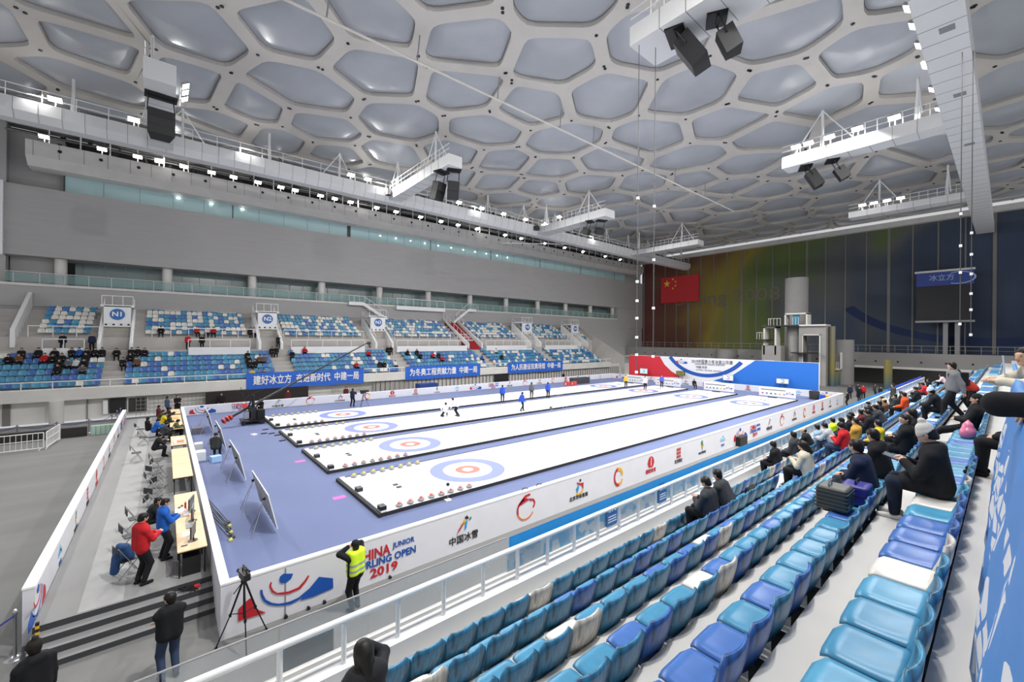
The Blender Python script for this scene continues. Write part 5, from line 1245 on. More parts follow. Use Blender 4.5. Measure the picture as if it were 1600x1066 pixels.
def sitS(label, r, x, pose='sit', **k):
    s = k.get('s', 1.0); return person(label, (x, YF[r] - .24, FLO[r] - .0 - .02 + .42 * (1 - s) * .0), k.pop('rz', 0.0), pose, **k)
# --- near stand spectators (row 0 = front)
grp = 'spectators seated in the near stand'
G = lambda **k: dict(group=grp, **k)
sitS('person in black quilted jacket holding a hand to the head, bottom edge of the photo', 1, 1.55, 'sitear', top=(38, 38, 42), legs=BK, det=2, s=.94, hair='long', woman=True, **G())
sitS('person in dark grey jacket bent over a phone, left of the pair in grey jackets', 1, 9.04, 'sitphone', top=DGR, legs=BK, det=2, **G())
sitS('person in dark grey jacket bent forward, right of the pair in grey jackets', 1, 9.95, 'sitlean', top=DGR, legs=BK, det=2, **G())
sitS('person in black jacket seated alone at the left end of the front row crowd', 0, 15.9, 'sithug', top=BK, legs=BK, **G())
sitS('person in charcoal hooded jacket seated upright in the front row', 0, 17.5, 'sit', top=DGR, legs=BK, hood=True, s=1.08, **G())
sitS('bald person in black jacket leaning forward in the front row', 0, 19.6, 'sitlean', top=BK, legs=BK, hair='bald', **G())
sitS('person in pale blue jacket behind the bald person in the front row', 0, 20.4, 'sit', top=LBL, legs=JEA, **G())
sitS('person with long dark hair in cream jacket and black trousers, third row', 2, 12.4, 'sitphone', top=BEI, legs=BK, det=2, hair='long', woman=True, **G())
sitS('person in yellow high-visibility vest seated in the front row', 0, 22.7, 'sit', top=HVZ, legs=BK, **G())
sitS('person in light grey hooded sweatshirt leaning forward beside the yellow vest', 1, 18.8, 'sitlean', top=(176, 178, 184), legs=JEA, hood=True, **G())
sitS('person in black cap and dark jacket behind the yellow vest', 1, 20.0, 'sit', top=BK, legs=BK, hat='cap', **G())
sitS('person in bright red jacket with dark jeans in the third row', 2, 16.2, 'sitphone', top=RED, legs=JEA, **G())
sitS('person in mustard jacket right of the bright red jacket', 2, 17.4, 'sitfold', top=MUS, legs=BK, **G())
sitS('person in black jacket, left of two just behind the yellow vest', 1, 21.2, 'sit', top=BK, **G())
sitS('person in black jacket, right of two just behind the yellow vest', 1, 22.1, 'sitphone', top=BK, **G())
sitS('person in maroon jacket in the second row of the crowd', 1, 23.2, 'sit', top=MAR, **G())
sitS('person in dark grey jacket beyond the maroon jacket', 1, 24.4, 'sit', top=DGR, **G())
sitS('person in black jacket holding white paper in the front row', 0, 30.6, 'sitphone', top=BK, **G())
sitS('person in black jacket at the front row near the paper reader', 0, 34.0, 'sit', top=BK, **G())
sitS('person with light brown beret in the second row', 1, 28.6, 'sit', top=BRN, hat='cap', hatc=(206, 176, 130), **G())
sitS('person in black jacket left of the light brown beret', 1, 27.3, 'sit', top=BK, **G())
sitS('person in charcoal jacket below the light brown beret, third row', 2, 22.4, 'sitlean', top=DGR, **G())
sitS('person in black jacket with white collar, third row', 2, 20.0, 'sitphone', top=BK, **G())
sitS('person in dark green jacket farther along the second row', 1, 31.8, 'sit', top=(44, 52, 48), **G())
sitS('person in black jacket next to the dark green jacket', 1, 33.8, 'sit', top=BK, **G())
person('person in dark olive coat standing at the railing beyond the seated crowd', (39.5, 5.2, FLO[0]), .3, 'stand', top=(62, 62, 52), legs=DGR, longcoat=True, det=1, **G())
sitS('person in bright orange puffer jacket seen from behind', 2, 27.5, 'sit', top=ORG, legs=BK, s=1.05, **G())
sitS('person in black jacket with thick dark hair behind the person in glasses', 4, 14.0, 'sit', top=BK, **G())
sitS('small person in yellow and red jacket in the fourth row', 3, 15.6, 'sit', top=YEL, legs=BK, s=.88, **G())
sitS('person in black jacket with maroon collar turned to the left, fifth row', 4, 12.8, 'sitfold', top=BK, legs=BK, det=2, **G())
sitS('person in black hooded jacket between the navy and the maroon-collared jackets', 4, 10.3, 'sithug', top=BK, legs=BK, det=2, hood=True, **G())
sitS('older person in navy padded jacket beside the blue suitcase', 4, 8.95, 'sithug', top=NAVY, legs=(44, 48, 60), det=2, **G())
sitS('person in black jacket far along the second row', 1, 47.0, 'sit', top=BK, **G())
sitS('person in red and black jacket far along the third row', 2, 37.0, 'sitlean', top=RED, **G())
sitS('person in dark jacket left of the far red jacket', 1, 42.0, 'sit', top=DGR, **G())
sitS('person in dark jacket with pale hood in the third row before the far red jacket', 2, 32.4, 'sitphone', top=BK, **G())
sitS('person in pale pink jacket far along the third row', 2, 48.0, 'sitlean', top=PNK, hair='long', woman=True, **G())
sitS('person in dark red and black jacket beyond the pale pink jacket', 3, 43.0, 'sit', top=MAR, **G())
sitS('person in black coat with pale blue knitted cap alone in the fifth row', 4, 21.0, 'sitlean', top=BK, legs=BK, hat='beanie', hatc=(196, 214, 226), s=1.05, **G())
sitS('person in black cap and jacket reclining with outstretched legs beside the pink bag', 5, 14.6, 'sitback', top=BK, legs=BK, hat='cap', det=2, shoec=(150, 104, 62), **G())
hat_t, hat_F = sitS('person in pale grey knitted bobble hat and black coat holding a tablet', 5, 7.95, 'sitphone', top=BK, legs=(34, 42, 60), hat='beanie', hatc=(204, 200, 192), det=2, hood=True, longcoat=True, s=1.04, shoec=(222, 220, 216), **G())
person('person in grey sweater with black backpack walking along the top row', (19.4, 1.12, FLO[5] - .02), .3, 'walk', top=(122, 124, 126), legs=BK, det=1, s=1.08)
b = MB(); b.box(-.16, .16, -.30, -.13, 1.0, 1.42, cloth(BK)); b.box(-.14, .14, -.34, -.30, 1.02, 1.2, cloth((52, 52, 54)))
for sx in (-.12, .12): b.path([(sx, -.13, 1.38), (sx, .02, 1.47), (sx, .15, 1.36), (sx, .1, 1.1)], .018, cloth(BK), 6)
o = b.build('backpack'); o.location = (19.4, 1.12, FLO[5] + .08); o.rotation_euler = (0, 0, .3); tag(o, 'black backpack worn by the walking person in grey', 'backpack')
person('person in red jacket bending over the seats beyond the grey sweater', (21.6, .78, FLO[5] - .02), .2, 'bend', top=(196, 62, 50), legs=BK, det=1)
t_legs, _ = person('person in black trousers and black shoes sitting on the walkway beside the blue banner', (9.5, -.2, 4.47), -.1, 'sit', top=BK, legs=BK, det=2, shoec=(20, 20, 22))
person('person in cream jacket leaning on the walkway rail with papers', (9.4, -.47, 4.75), .35, 'lean', top=(222, 212, 190), legs=BK, det=2, s=1.05)
person('person in black jacket leaning over the rail at the right edge, close to the viewer', (4.2, -.56, 4.75), -.5, 'railfold', top=BK, legs=BK, det=2, s=1.09)
b = MB(); b.add([(9.25, .02, 6.02), (9.5, .04, 6.02), (9.52, .06, 6.3), (9.27, .04, 6.3)], [(0, 1, 2, 3), (3, 2, 1, 0)], mat('printed_paper', (206, 220, 236), .6)); tag(b.build('paper_sheet'), 'white and pale blue paper held over the walkway rail', 'paper')
# --- belongings in the near stand
def rbox(x0, x1, y0, y1, z0, z1, m_, name, bev=.03, parent=None):
    b = MB(); b.box(x0, x1, y0, y1, z0, z1, m_); o = b.build(name, parent); mo = o.modifiers.new('bevel', 'BEVEL'); mo.width = bev; mo.segments = 3; return o
t = thing('suitcase', 'blue suitcase standing next to the person in navy jacket', 'suitcase', (8.28, 1.55, 3.98)); rbox(-.2, .2, -.22, .12, .0, .3, mat('case_blue', (44, 44, 130), .4), 'body_shell', .04, t)
b = MB(); b.path([(-.1, -.05, .3), (-.1, -.05, .35), (.1, -.05, .35), (.1, -.05, .3)], .012, BLACK, 6); b.build('handle', t); b = MB(); b.box(-.205, .205, -.225, .125, .14, .155, BLACK); b.build('zip_band', t)
t = thing('suitcase', 'dark grey ribbed suitcase in front of the blue one', 'suitcase', (7.75, 1.72, 3.98)); rbox(-.2, .2, -.25, .14, .0, .34, mat('case_grey', (52, 54, 52), .35), 'body_shell', .04, t)
b = MB()
for k in range(5): b.box(-.206, .206, -.256, .146, .05 + k * .055, .065 + k * .055, mat('case_rib', (84, 86, 84), .35))
b.build('ribs', t); b = MB(); b.path([(-.08, 0, .34), (-.08, 0, .40), (.08, 0, .40), (.08, 0, .34)], .012, STEEL, 6); b.build('handle', t)
V, Q = polygonize([((-.12, 0, .12), (.12, 0, .12), .13, .13), ((-.08, 0, .26), (.08, 0, .26), .09, .08), ((0, 0, .3), (.02, 0, .38), .03, .02)], .025, .05)
me = mesh_of(V, [tuple(int(i) for i in q) for q in Q], 'pink_bag', [mat('pink_film', (214, 116, 150), .35, var=.15, scale=12, bump=.4)]); o = bpy.data.objects.new('carrier_bag', me); COL.objects.link(o); o.location = (13.35, .55, 4.42); tag(o, 'shiny pink carrier bag lying on the top row beside the reclining person', 'bag')
t = thing('camera_bag', 'black camera bag lying on the second row right of the grey jackets', 'bag', (11.3, 4.05, 2.65)); rbox(-.3, .2, -.12, .12, 0, .2, cloth(BK), 'pouch', .05, t); b = MB(); b.box(-.1, .0, -.13, .13, .05, .17, WHITE); b.build('label_patch', t)
b = MB(); b.box(-.12, .12, -.09, .09, 0, .012, BLACK); b.box(-.11, .11, -.08, .08, .012, .014, mat('screen_grey', (120, 124, 130), .2)); o = b.build('tablet'); o.location = (7.93, 1.06, 4.86); o.rotation_euler = (.3, 0, 0); tag(o, 'black tablet held by the person in the bobble hat', 'tablet')
# --- people beside the ice and in front of the barrier
ZP = -.14
hv_t, hv_F = person('person in yellow high-visibility vest with both hands at the head before the barrier', (3.9, 11.0, -.70), .35, 'standear', top=BK, legs=BK, det=2, s=1.06, hat='cap')
def vest(t, z0=.92, z1=1.50):
    V, Q = polygonize([((-.085, 0, z0 + .05), (-.095, 0, z1 - .08), .158, .150), ((.085, 0, z0 + .05), (.095, 0, z1 - .08), .158, .150), ((0, .03, z0 + .05), (0, 0, z1 - .06), .16, .14)], .02, .03, lambda G: np.maximum(np.maximum(G[..., 2] - (z1 - .0), z0 - G[..., 2]), np.abs(G[..., 0]) - .215))
    me = mesh_of(V, [tuple(int(i) for i in q) for q in Q], 'vest', [mat('hi_vis', (206, 240, 40), .6), mat('reflective_tape', (150, 158, 166), .4)]); me.polygons.foreach_set('material_index', [1 if (abs(p.center.z - (z0 + .12)) < .028 or abs(p.center.z - (z0 + .26)) < .028) else 0 for p in me.polygons])
    o = bpy.data.objects.new('hi_vis_vest', me); COL.objects.link(o); o.parent = t
vest(hv_t)
person('person in black quilted jacket and blue jeans with folded arms below the steps', (.12, 11.2, -.70), .25, 'standfold', top=BK, legs=JEA, det=2, s=1.06)
person('person in black hooded coat in the bottom left corner of the photo', (-1.72, 10.95, -.70), .5, 'stand', top=BK, legs=BK, det=2, s=1.05, hood=True, longcoat=True, hat='beanie', hatc=(40, 38, 34))
person('person in red and black jacket standing behind the near officials table', (-.45, 14.75, ZP), -1.1, 'standphone', top=RED, legs=BK, det=2, s=1.1)
person('person in blue jacket standing at the near officials table with a phone', (.0, 16.0, ZP), -1.4, 'standphone', top=BLU, legs=BK, det=2, s=1.05)
gt = 'officials seated along the tables'
person('person in black jacket seated bent forward near the near table', (-.42, 18.1, ZP), -1.5, 'sitlean', top=BK, det=2, group=gt)
for lab, x, y, pose, c in (('person in black jacket writing at the officials table, nearest of the far group', -.38, 29.6, 'write', BK), ('person with white collar and dark jacket at the officials table', -.1, 33.4, 'write', DGR),
        ('person in olive padded jacket sitting close to the white dividing barrier', .45, 34.0, 'write', OLV), ('person in bright blue jacket at the officials table', -.5, 35.0, 'write', BLU), ('person in black jacket with small badge left of the bright blue jacket', -.8, 35.9, 'sitfold', BK),
        ('person in yellow and black jacket at the officials table', -.15, 37.6, 'write', YEL), ('person in dark green jacket behind the olive one', .3, 36.4, 'sitfold', (40, 52, 44)), ('person in black and yellow striped jacket farther along the table', -.3, 38.9, 'write', (60, 58, 30)),
        ('person in red and black jacket near the far end of the officials table', -.32, 41.4, 'sit', MAR), ('person in black jacket second from the far end of the officials table', .1, 40.0, 'write', BK)):
    person(lab, (x, y, ZP), -1.5, pose, top=c, det=1, group=gt)
person('person in grey blue jacket standing at the far end of the officials table', (.2, 43.6, ZP), -1.2, 'stand', top=(74, 88, 112), det=1)
person('person in black coat standing beside the corner of the far barrier', (.85, 43.9, ZP), 3.0, 'standfold', top=BK, det=1, longcoat=True)
person('person in black suit standing before the dark drape under the far stand', (4.2, 48.2, -.7), 3.1, 'stand', top=BK, det=1)
person('seated person in dark jacket behind the second scoreboard easel', (2.15, 27.7, -.12), -.3, 'sitphone', top=(48, 52, 48), legs=BK, det=1)
gi = 'players and staff on the ice'
person('person in navy jacket working the television camera beside the far sheet', (13.7, 39.9, -.12), -.9, 'camop', top=NAVY, legs=BK, det=1)
person('person in white shirt crouching on the second sheet from the far side', (17.9, 29.9, 0), -.6, 'crouch', top=WHT, legs=BK, det=1, group=gi)
person('person in white shirt bending beside the crouching player', (18.6, 29.2, 0), 1.0, 'bend', top=WHT, legs=BK, det=1, group=gi)
person('person in blue jacket standing alone left of the grey staff member', (26.4, 33.0, 0), -.8, 'stand', top=(50, 84, 190), legs=BK, det=1, group=gi)
person('person in blue jacket standing nearest on the ice left of the line stand', (24.4, 27.7, 0), -1.6, 'walk', top=(50, 84, 190), legs=BK, det=1, group=gi)
person('person in dark grey clothes standing on the third sheet', (30.6, 33.2, 0), -1.0, 'stand', top=GRY, legs=DGR, det=1, group=gi)
person('person in blue jacket standing right of the dark grey staff member', (32.1, 32.2, 0), -1.2, 'stand', top=(50, 84, 190), legs=BK, det=1, group=gi)
person('person in yellow shirt standing at the far end of the ice', (47.5, 32.9, 0), 2.4, 'stand', top=(226, 178, 60), legs=BK, det=1, group=gi)
person('person in black trousers and white top near the far house', (47.5, 30.0, 0), 2.4, 'stand', top=(210, 206, 202), legs=BK, det=1, group=gi)
person('person in blue and purple top at the far end of the ice', (51.2, 29.8, 0), 2.0, 'stand', top=(84, 92, 190), legs=BK, det=1, group=gi)
person('person in black with a yellow patch seated at the far end of the ice', (54.9, 27.2, -.12), 2.4, 'sit', top=BK, legs=BK, det=1, group=gi)
person('person in black standing at the far corner outside the near barrier', (57.2, 11.2, -.7), .2, 'standfold', top=BK, legs=BK, det=1)
gq = 'group waiting beyond the far corner of the barrier'
for k, (x, y, c) in enumerate(((64, 11.4, BK), (65.5, 12.6, NAVY), (67, 11.6, RED), (68.5, 12.4, (40, 44, 60)), (66.5, 9.9, BK), (70, 11.0, DGR))):
    person('person in %s jacket in the group beyond the far corner, %s from the left' % ({BK: 'black', NAVY: 'navy', RED: 'red', DGR: 'dark grey'}.get(c, 'dark blue'), ORD[k]), (x, y, -.7), 1.0 + k * .4, 'stand', top=c, det=0, group=gq)
for lab, x, y, c in (('person in dark red seen behind the far barrier left of the tall one', 9.7, 47.2, MAR), ('person in dark red and black standing behind the far barrier', 15.3, 46.6, MAR), ('person in black and white behind the far barrier near the right slogan banner', 49.6, 46.2, BK)):
    person(lab, (x, y, -.7), 3.1, 'stand', top=c, det=0)
# --- spectators of the far stand
gn = 'spectators seated in the far stand'
FAR = [(0,0,7.0,'y'),(0,0,8.0,'b'),(0,1,18.0,'r'),(0,1,21.0,'k'),(0,1,21.5,'k'),(0,1,23.0,'w'),(0,2,-7.0,'k'),(0,2,-5.5,'g'),(0,2,7.0,'k'),(0,2,7.5,'k'),(0,2,30.5,'r'),(0,2,37.5,'u'),(0,2,41.5,'k'),(0,3,-7.0,'k'),(0,3,-6.5,'g'),(0,3,-6.0,'w'),(0,3,-5.5,'k'),(0,3,-3.0,'k'),(0,3,-2.0,'b'),(0,3,7.0,'k'),(0,3,8.0,'b'),(0,3,8.5,'g'),(0,3,27.5,'k'),(0,3,29.5,'r'),(0,3,30.5,'k'),(0,4,-10.0,'k'),(0,4,-9.5,'b'),(0,4,-8.0,'r'),(0,4,-7.5,'k'),(0,4,-7.0,'k'),(0,4,-5.5,'k'),(0,4,-2.5,'k'),(0,4,7.0,'k'),(0,4,11.5,'k'),(0,4,20.5,'r'),(0,4,26.0,'k'),(0,4,27.5,'k'),(0,4,41.5,'w'),(0,5,-9.5,'k'),(0,5,-8.5,'k'),(0,5,-7.5,'k'),(0,5,-6.5,'k'),(0,5,-6.0,'u'),(0,5,-5.5,'k'),(0,5,-5.0,'k'),(0,5,-4.5,'k'),(0,5,-3.5,'k'),(0,5,-2.5,'k'),(0,5,-2.0,'k'),(0,5,-1.5,'k'),(0,5,9.5,'k'),(0,5,10.0,'k'),(0,5,13.0,'r'),(0,5,23.5,'k'),(0,5,24.0,'k'),(1,0,-0.3,'k'),(1,0,2.7,'r'),(1,0,3.7,'w'),(1,0,4.2,'r'),(1,0,7.7,'k'),(1,0,8.2,'w')]
CC = {'k': (BK, 'black'), 'b': (BRN, 'brown'), 'u': (BLU, 'blue'), 'r': (RED, 'red'), 'g': (GRY, 'grey'), 'w': (WHT, 'white'), 'y': (YEL, 'yellow')}
ROWL = {(0, r): '%s row of the far lower seats' % ORD[r] for r in range(6)}; ROWL.update({(1, r): '%s row of the far upper seats' % ORD[r] for r in range(7)})
cntf = {}
for k, (t_, r, x, c) in enumerate(FAR):
    y = (50.15 if t_ == 0 else 57.3) + .88 * r + .24; z = (2.22 if t_ == 0 else 6.68) + .445 * r - .42
    n = cntf[(t_, r, c)] = cntf.get((t_, r, c), 0) + 1
    person('person in %s, %s such from the left, %s' % (CC[c][1], ordw(n), ROWL[(t_, r)]), (x, y, z - .02), PI + (k % 3 - 1) * .25, ('sit', 'sitlean', 'sithug')[k % 3], top=CC[c][0], legs=BK, det=0, group=gn)
for lab, x, c, po in (('person in red coat standing on the cross aisle behind the second balcony from the left', 1.9, RED, 'stand'), ('person in black and white standing beside the red coat on the cross aisle', 3.1, BK, 'stand'), ('person in black standing at the right end of the second balcony', 10.4, BK, 'standfold'), ('person in black standing on the cross aisle behind the leftmost balcony', -7.2, BK, 'stand'), ('person in dark blue standing on the cross aisle left of the N1 entrance', -5.3, NAVY, 'stand')):
    person(lab, (x, 55.95, 4.95), PI, po, top=c, legs=BK, det=0, s=.95)
# ---------------------------------------------------------------- tables, chairs and equipment left of the ice
WOOD = mat('light_oak', (222, 190, 146), .5, var=.08, scale=3, vec=(1, 8, 1))
def table(label, x0, y0, y1):
    t = thing('folding_table', label, 'table', (x0, y0, ZP), 0, 'light wood officials tables')
    b = MB(); b.box(0, .66, 0, y1 - y0 - .01, .71, .745, WOOD); o = b.build('table_top', t); mo = o.modifiers.new('bevel', 'BEVEL'); mo.width = .006
    b = MB(); b.box(.03, .63, .03, y1 - y0 - .04, .67, .708, BLACKM); b.build('apron', t)
    for lx in (.05, .61):
        for ly in (.06, y1 - y0 - .07): b = MB(); b.tube((lx, ly, 0), (lx, ly, .67), .016, BLACKM, 8); b.build('leg', t)
    return t
ty_ = [(14.4, 15.75, 'nearest wooden table carrying a monitor and papers'), (15.76, 17.1, 'second wooden table with a keyboard and monitor'), (17.11, 18.45, 'third wooden table with a red bottle and small black items'), (18.46, 19.7, 'fourth and empty wooden table right after the monitors'),
       (22.0, 24.3, 'wooden table standing alone after the folded chairs'), (24.31, 26.0, 'empty wooden table second of the middle pair'), (26.01, 27.7, 'empty wooden table at the near end of the writing officials'), (28.6, 31.2, 'wooden table covered with white papers and an orange edge'), (33.6, 36.2, 'wooden table in the middle of the seated officials'), (36.3, 39.5, 'far wooden table with orange paper among the officials'), (40.0, 42.6, 'farthest wooden table near the corner of the barrier')]
for y0, y1, la in ty_: table(la, .3, y0, y1)
def tbox(name, label, cat, x, y, sx, sy, sz, m_, rz=0, z=ZP + .745):
    b = MB(); b.box(-sx / 2, sx / 2, -sy / 2, sy / 2, 0, sz, m_); o = b.build(name); o.location = (x, y, z); o.rotation_euler = (0, 0, rz); return tag(o, label, cat)
def monitor(label, x, y, rz):
    t = thing('monitor', label, 'monitor', (x, y, ZP + .745), rz)
    b = MB(); b.box(-.28, .28, -.02, .02, .12, .48, mat('monitor_back', (70, 68, 68), .4)); b.build('housing', t)
    b = MB(); b.box(-.26, .26, .02, .024, .14, .46, mat('monitor_glass', (130, 120, 120), .2)); b.build('display', t)
    b = MB(); b.lathe((0, 0, 0), [(.12, 0), (.12, .012)], BLACK, 16); b.box(-.02, .02, -.03, .0, .0, .16, BLACK); b.build('stand', t)
monitor('monitor on the nearest officials table', .66, 15.0, 1.35); monitor('monitor on the second officials table', .72, 16.6, 1.45); monitor('monitor at the far end of the second table', .72, 17.5, 1.3)
tbox('keyboard', 'grey keyboard on the second officials table', 'keyboard', .62, 16.2, .16, .42, .02, mat('key_grey', (120, 124, 128), .5)); tbox('laptop', 'grey laptop keyboard on the third officials table', 'laptop', .55, 17.3, .22, .34, .02, GREYM)
tbox('paper_sheet', 'white paper sheet beside the nearest monitor', 'paper', .55, 15.6, .22, .3, .004, WHITE); tbox('paper_sheet', 'white paper sheets on the third officials table', 'paper', .45, 17.85, .3, .4, .005, WHITE)
b = MB(); b.lathe((.58, 17.95, ZP + .75), [(.03, 0), (.03, .17), (.012, .2), (.012, .23)], LOGR, 12); tag(b.build('bottle'), 'red bottle standing on the third officials table', 'bottle')
for k, (x, y) in enumerate(((.42, 18.1), (.5, 18.25), (.72, 18.1))): tbox('phone', 'small black item on the third officials table, %s of three' % ('left one', 'middle one', 'right one')[k], 'phone', x, y, .07, .1, .03, BLACK)
tbox('phone', 'black phone near the edge of the nearest officials table', 'phone', .46, 14.75, .14, .06, .015, BLACK); tbox('paper_stack', 'pile of white papers and boxes in front of the writing official', 'papers', .62, 29.4, .4, 1.2, .08, WHITE); tbox('folder', 'orange folder on the papers table', 'folder', .7, 29.1, .3, .5, .03, LOGO_, 0, ZP + .83)
tbox('folder', 'orange folder on the far officials table', 'folder', .6, 38.0, .4, .8, .03, mat('orange_folder', (232, 160, 90), .6))
tbox('equipment_case', 'black case under the nearest officials table', 'case', .62, 14.75, .4, .5, .5, BLACK, 0, ZP); 
b = MB()
for k in range(9): b.path([(rng.uniform(-.25, .2), rng.uniform(-.2, .2), .02 + .05 * rng.random()) for _ in range(4)], .012, BLACK, 5)
b.box(.1, .22, -.04, .08, 0, .06, mat('plug_red', (200, 50, 60), .5)); o = b.build('cable_tangle'); o.location = (.55, 14.0 - .05, ZP - .14); tag(o, 'tangle of black cables with a red plug on the steps below the nearest table', 'cables')
def folding_chair_proto():
    t = thing('folding_chair', 'x', 'chair')
    b = MB(); b.box(-.2, .2, -.19, .19, .43, .455, mat('chair_pad', (36, 38, 40), .6)); o = b.build('seat', t); mo = o.modifiers.new('bevel', 'BEVEL'); mo.width = .01
    b = MB(); b.box(-.2, .2, -.26, -.235, .62, .84, mat('chair_pad', (36, 38, 40), .6)); b.build('backrest', t)
    for sx in (-.2, .2):
        b = MB(); b.tube((sx, .24, 0), (sx, -.26, .86), .012, GREYM, 6); b.build('leg', t)
        b = MB(); b.tube((sx * .95, -.24, 0), (sx * .95, .16, .44), .012, GREYM, 6); b.build('leg', t)
    b = MB(); b.tube((-.2, .14, .16), (.2, .14, .16), .01, GREYM, 6); b.tube((-.19, -.17, .08), (.19, -.17, .08), .01, GREYM, 6); b.build('stretcher', t)
    return t
fc = folding_chair_proto()
CH = [(-.75, 15.6, -1.2, 'under the blue bag behind the red jacket'), (-.75, 17.35, -1.3, 'pushed away behind the near seated person'), (-.7, 18.9, -1.4, 'empty just beyond the near seated person'), (-.25, 19.9, -1.9, 'turned askew at the fourth table'), (-.25, 21.0, -.9, 'first of the jumble between the tables'), (-.1, 22.2, -2.1, 'second of the jumble between the tables'), (-.35, 23.3, -1.4, 'third of the jumble beside the lone table'),
      (-.3, 24.5, -1.0, 'fourth of the jumble beside the middle pair'), (-.2, 25.6, -1.8, 'fifth of the jumble beside the middle pair'), (-.3, 26.9, -1.5, 'last empty one before the writing official'), (-1.2, 36.6, -1.3, 'pulled out behind the badge wearer'), (-1.1, 29.4, -1.5, 'under the writing official'), (-.95, 33.6, -1.5, 'behind the white-collared official')]
for k, (x, y, rz, la) in enumerate(CH):
    o = fc if k == 0 else copy_tree(fc); o.location = (x, y, ZP); o.rotation_euler = (0, 0, rz); tag(o, 'black folding chair, ' + la, 'chair', 'black folding chairs by the officials tables')
V, Q = polygonize([((0, 0, .5), (.05, -.1, .8), .13, .1), ((.0, -.22, .5), (.0, -.2, .85), .1, .08), ((0, -.3, .2), (0, -.26, .6), .1, .1)], .03, .06)
me = mesh_of(V, [tuple(int(i) for i in q) for q in Q], 'c', [mat('bag_blue', (34, 72, 120), .7, var=.2, scale=8)]); o = bpy.data.objects.new('draped_coat', me); COL.objects.link(o); o.location = (-.72, 15.6, ZP + .02); o.rotation_euler = (0, 0, -1.2); tag(o, 'blue coat draped over the chair behind the red jacket', 'coat')
# scoreboard easels
def easel(label, x, y0, y1, zt=1.25, zb=.05, dx=.28):
    t = thing('scoreboard_easel', label, 'easel', (x, y0, -.12), 0, 'white scoreboards on tripod easels'); L = Vector((x, y0, -.12))
    b = MB(); th = .03
    b.add([(x, y0, zb), (x, y1, zb), (x - dx, y1, zt), (x - dx, y0, zt), (x - th, y0, zb), (x - th, y1, zb), (x - dx - th, y1, zt), (x - dx - th, y0, zt)], [(0, 1, 2, 3), (7, 6, 5, 4), (0, 4, 5, 1), (3, 2, 6, 7), (0, 3, 7, 4), (1, 5, 6, 2)], mat('easel_white', (226, 226, 226), .5)); b.build('board', t, L)
    b = MB()
    for k in range(8): y = y0 + (y1 - y0) * (k + .5) / 8; b.tube((x - th - .012, y, zb), (x - dx - th - .012, y, zt), .010, GREYM, 5)
    b.build('rib', t, L)
    for yy in (y0 + .5, y1 - .5):
        for fx, fy in ((-.75, -.35), (-.7, .35)):
            b = MB(); b.tube((x - dx - .05, yy, zt - .25), (x + fx, yy + fy, -.12), .012, STEEL, 6); b.build('leg', t, L)
        b = MB(); b.lathe((x - dx - .06, yy, zt - .25), [(.045, -.045), (.05, 0), (.045, .045)], BLACK, 10); b.build('joint_knob', t, L)
for la, y0, y1, x in (('white scoreboard easel nearest to the viewer on the blue mat', 15.6, 18.9, 2.95), ('white scoreboard easel second from the viewer on the blue mat', 21.8, 25.2, 2.85), ('white scoreboard easel third from the viewer beside the seated person', 28.4, 31.4, 2.75), ('white scoreboard easel farthest, near the corner of the far barrier', 34.2, 37.6, 2.6)): easel(la, x, y0, y1)
tbox('storage_bin', 'white and grey bin inside the dividing barrier', 'bin', 1.55, 30.2, .4, .6, .35, mat('bin_white', (206, 206, 210), .5), 0, -.12); tbox('storage_bin', 'stack of pale bins inside the dividing barrier, nearer one', 'bin', 1.5, 27.6, .45, .7, .45, mat('bin_pale', (196, 200, 206), .5), 0, -.12)
tbox('storage_box', 'pale blue box on the mat beside the seated person', 'box', 2.1, 26.7, .45, .4, .3, mat('box_blue', (150, 186, 226), .5), .2, -.12); tbox('storage_bin', 'dark basket behind the farthest easel', 'bin', 1.75, 35.2, .6, .8, .4, mat('bin_dark', (96, 96, 104), .6), 0, -.12)
BRC = cloth((70, 72, 66))
for k in range(9):
    t = thing('curling_broom', 'curling broom leaning on the dividing barrier, %s of the bundle' % (ORD[k] + ' from the near end'), 'broom', (1.6, 16.1 + .2 * k, -.12), 0, 'bundle of curling brooms by the barrier')
    b = MB(); x = .05 + .12 * rng.random(); b.tube((x, 0, .04), (-.36, .5 + .1 * k, .62), .013, BRC, 6); b.build('shaft', t); b = MB(); b.box(x - .04, x + .06, -.1, .08, 0, .05, mat('brush_head', (60, 60, 62), .7) if k % 3 else mat('brush_head_yellow', (196, 190, 90), .7)); b.build('brush_head', t)
# small dark items beside the sheets
for k, (x, y) in enumerate(((5.5, 33.6), (5.2, 32.3), (5.6, 32.0), (5.8, 31.2), (5.75, 29.4))): tbox('slider_pad', 'small black pad on the blue mat, %s from the far side' % ORD[k], 'pad', x, y, .36, .14, .05, BLACK, .2, -.12)
tbox('towel', 'small white and dark towel on the blue mat', 'towel', 4.6, 32.2, .3, .3, .08, WHITE, .5, -.12)
for k, (x, y) in enumerate(((5.55, 17.6), (5.55, 24.0))): tbox('magenta_marker', 'magenta floor marker left of the %s sheet' % ('nearest', 'second')[k], 'marker', x, y, .5, .35, .006, mat('magenta', (190, 90, 170), .7), 0, -.12)
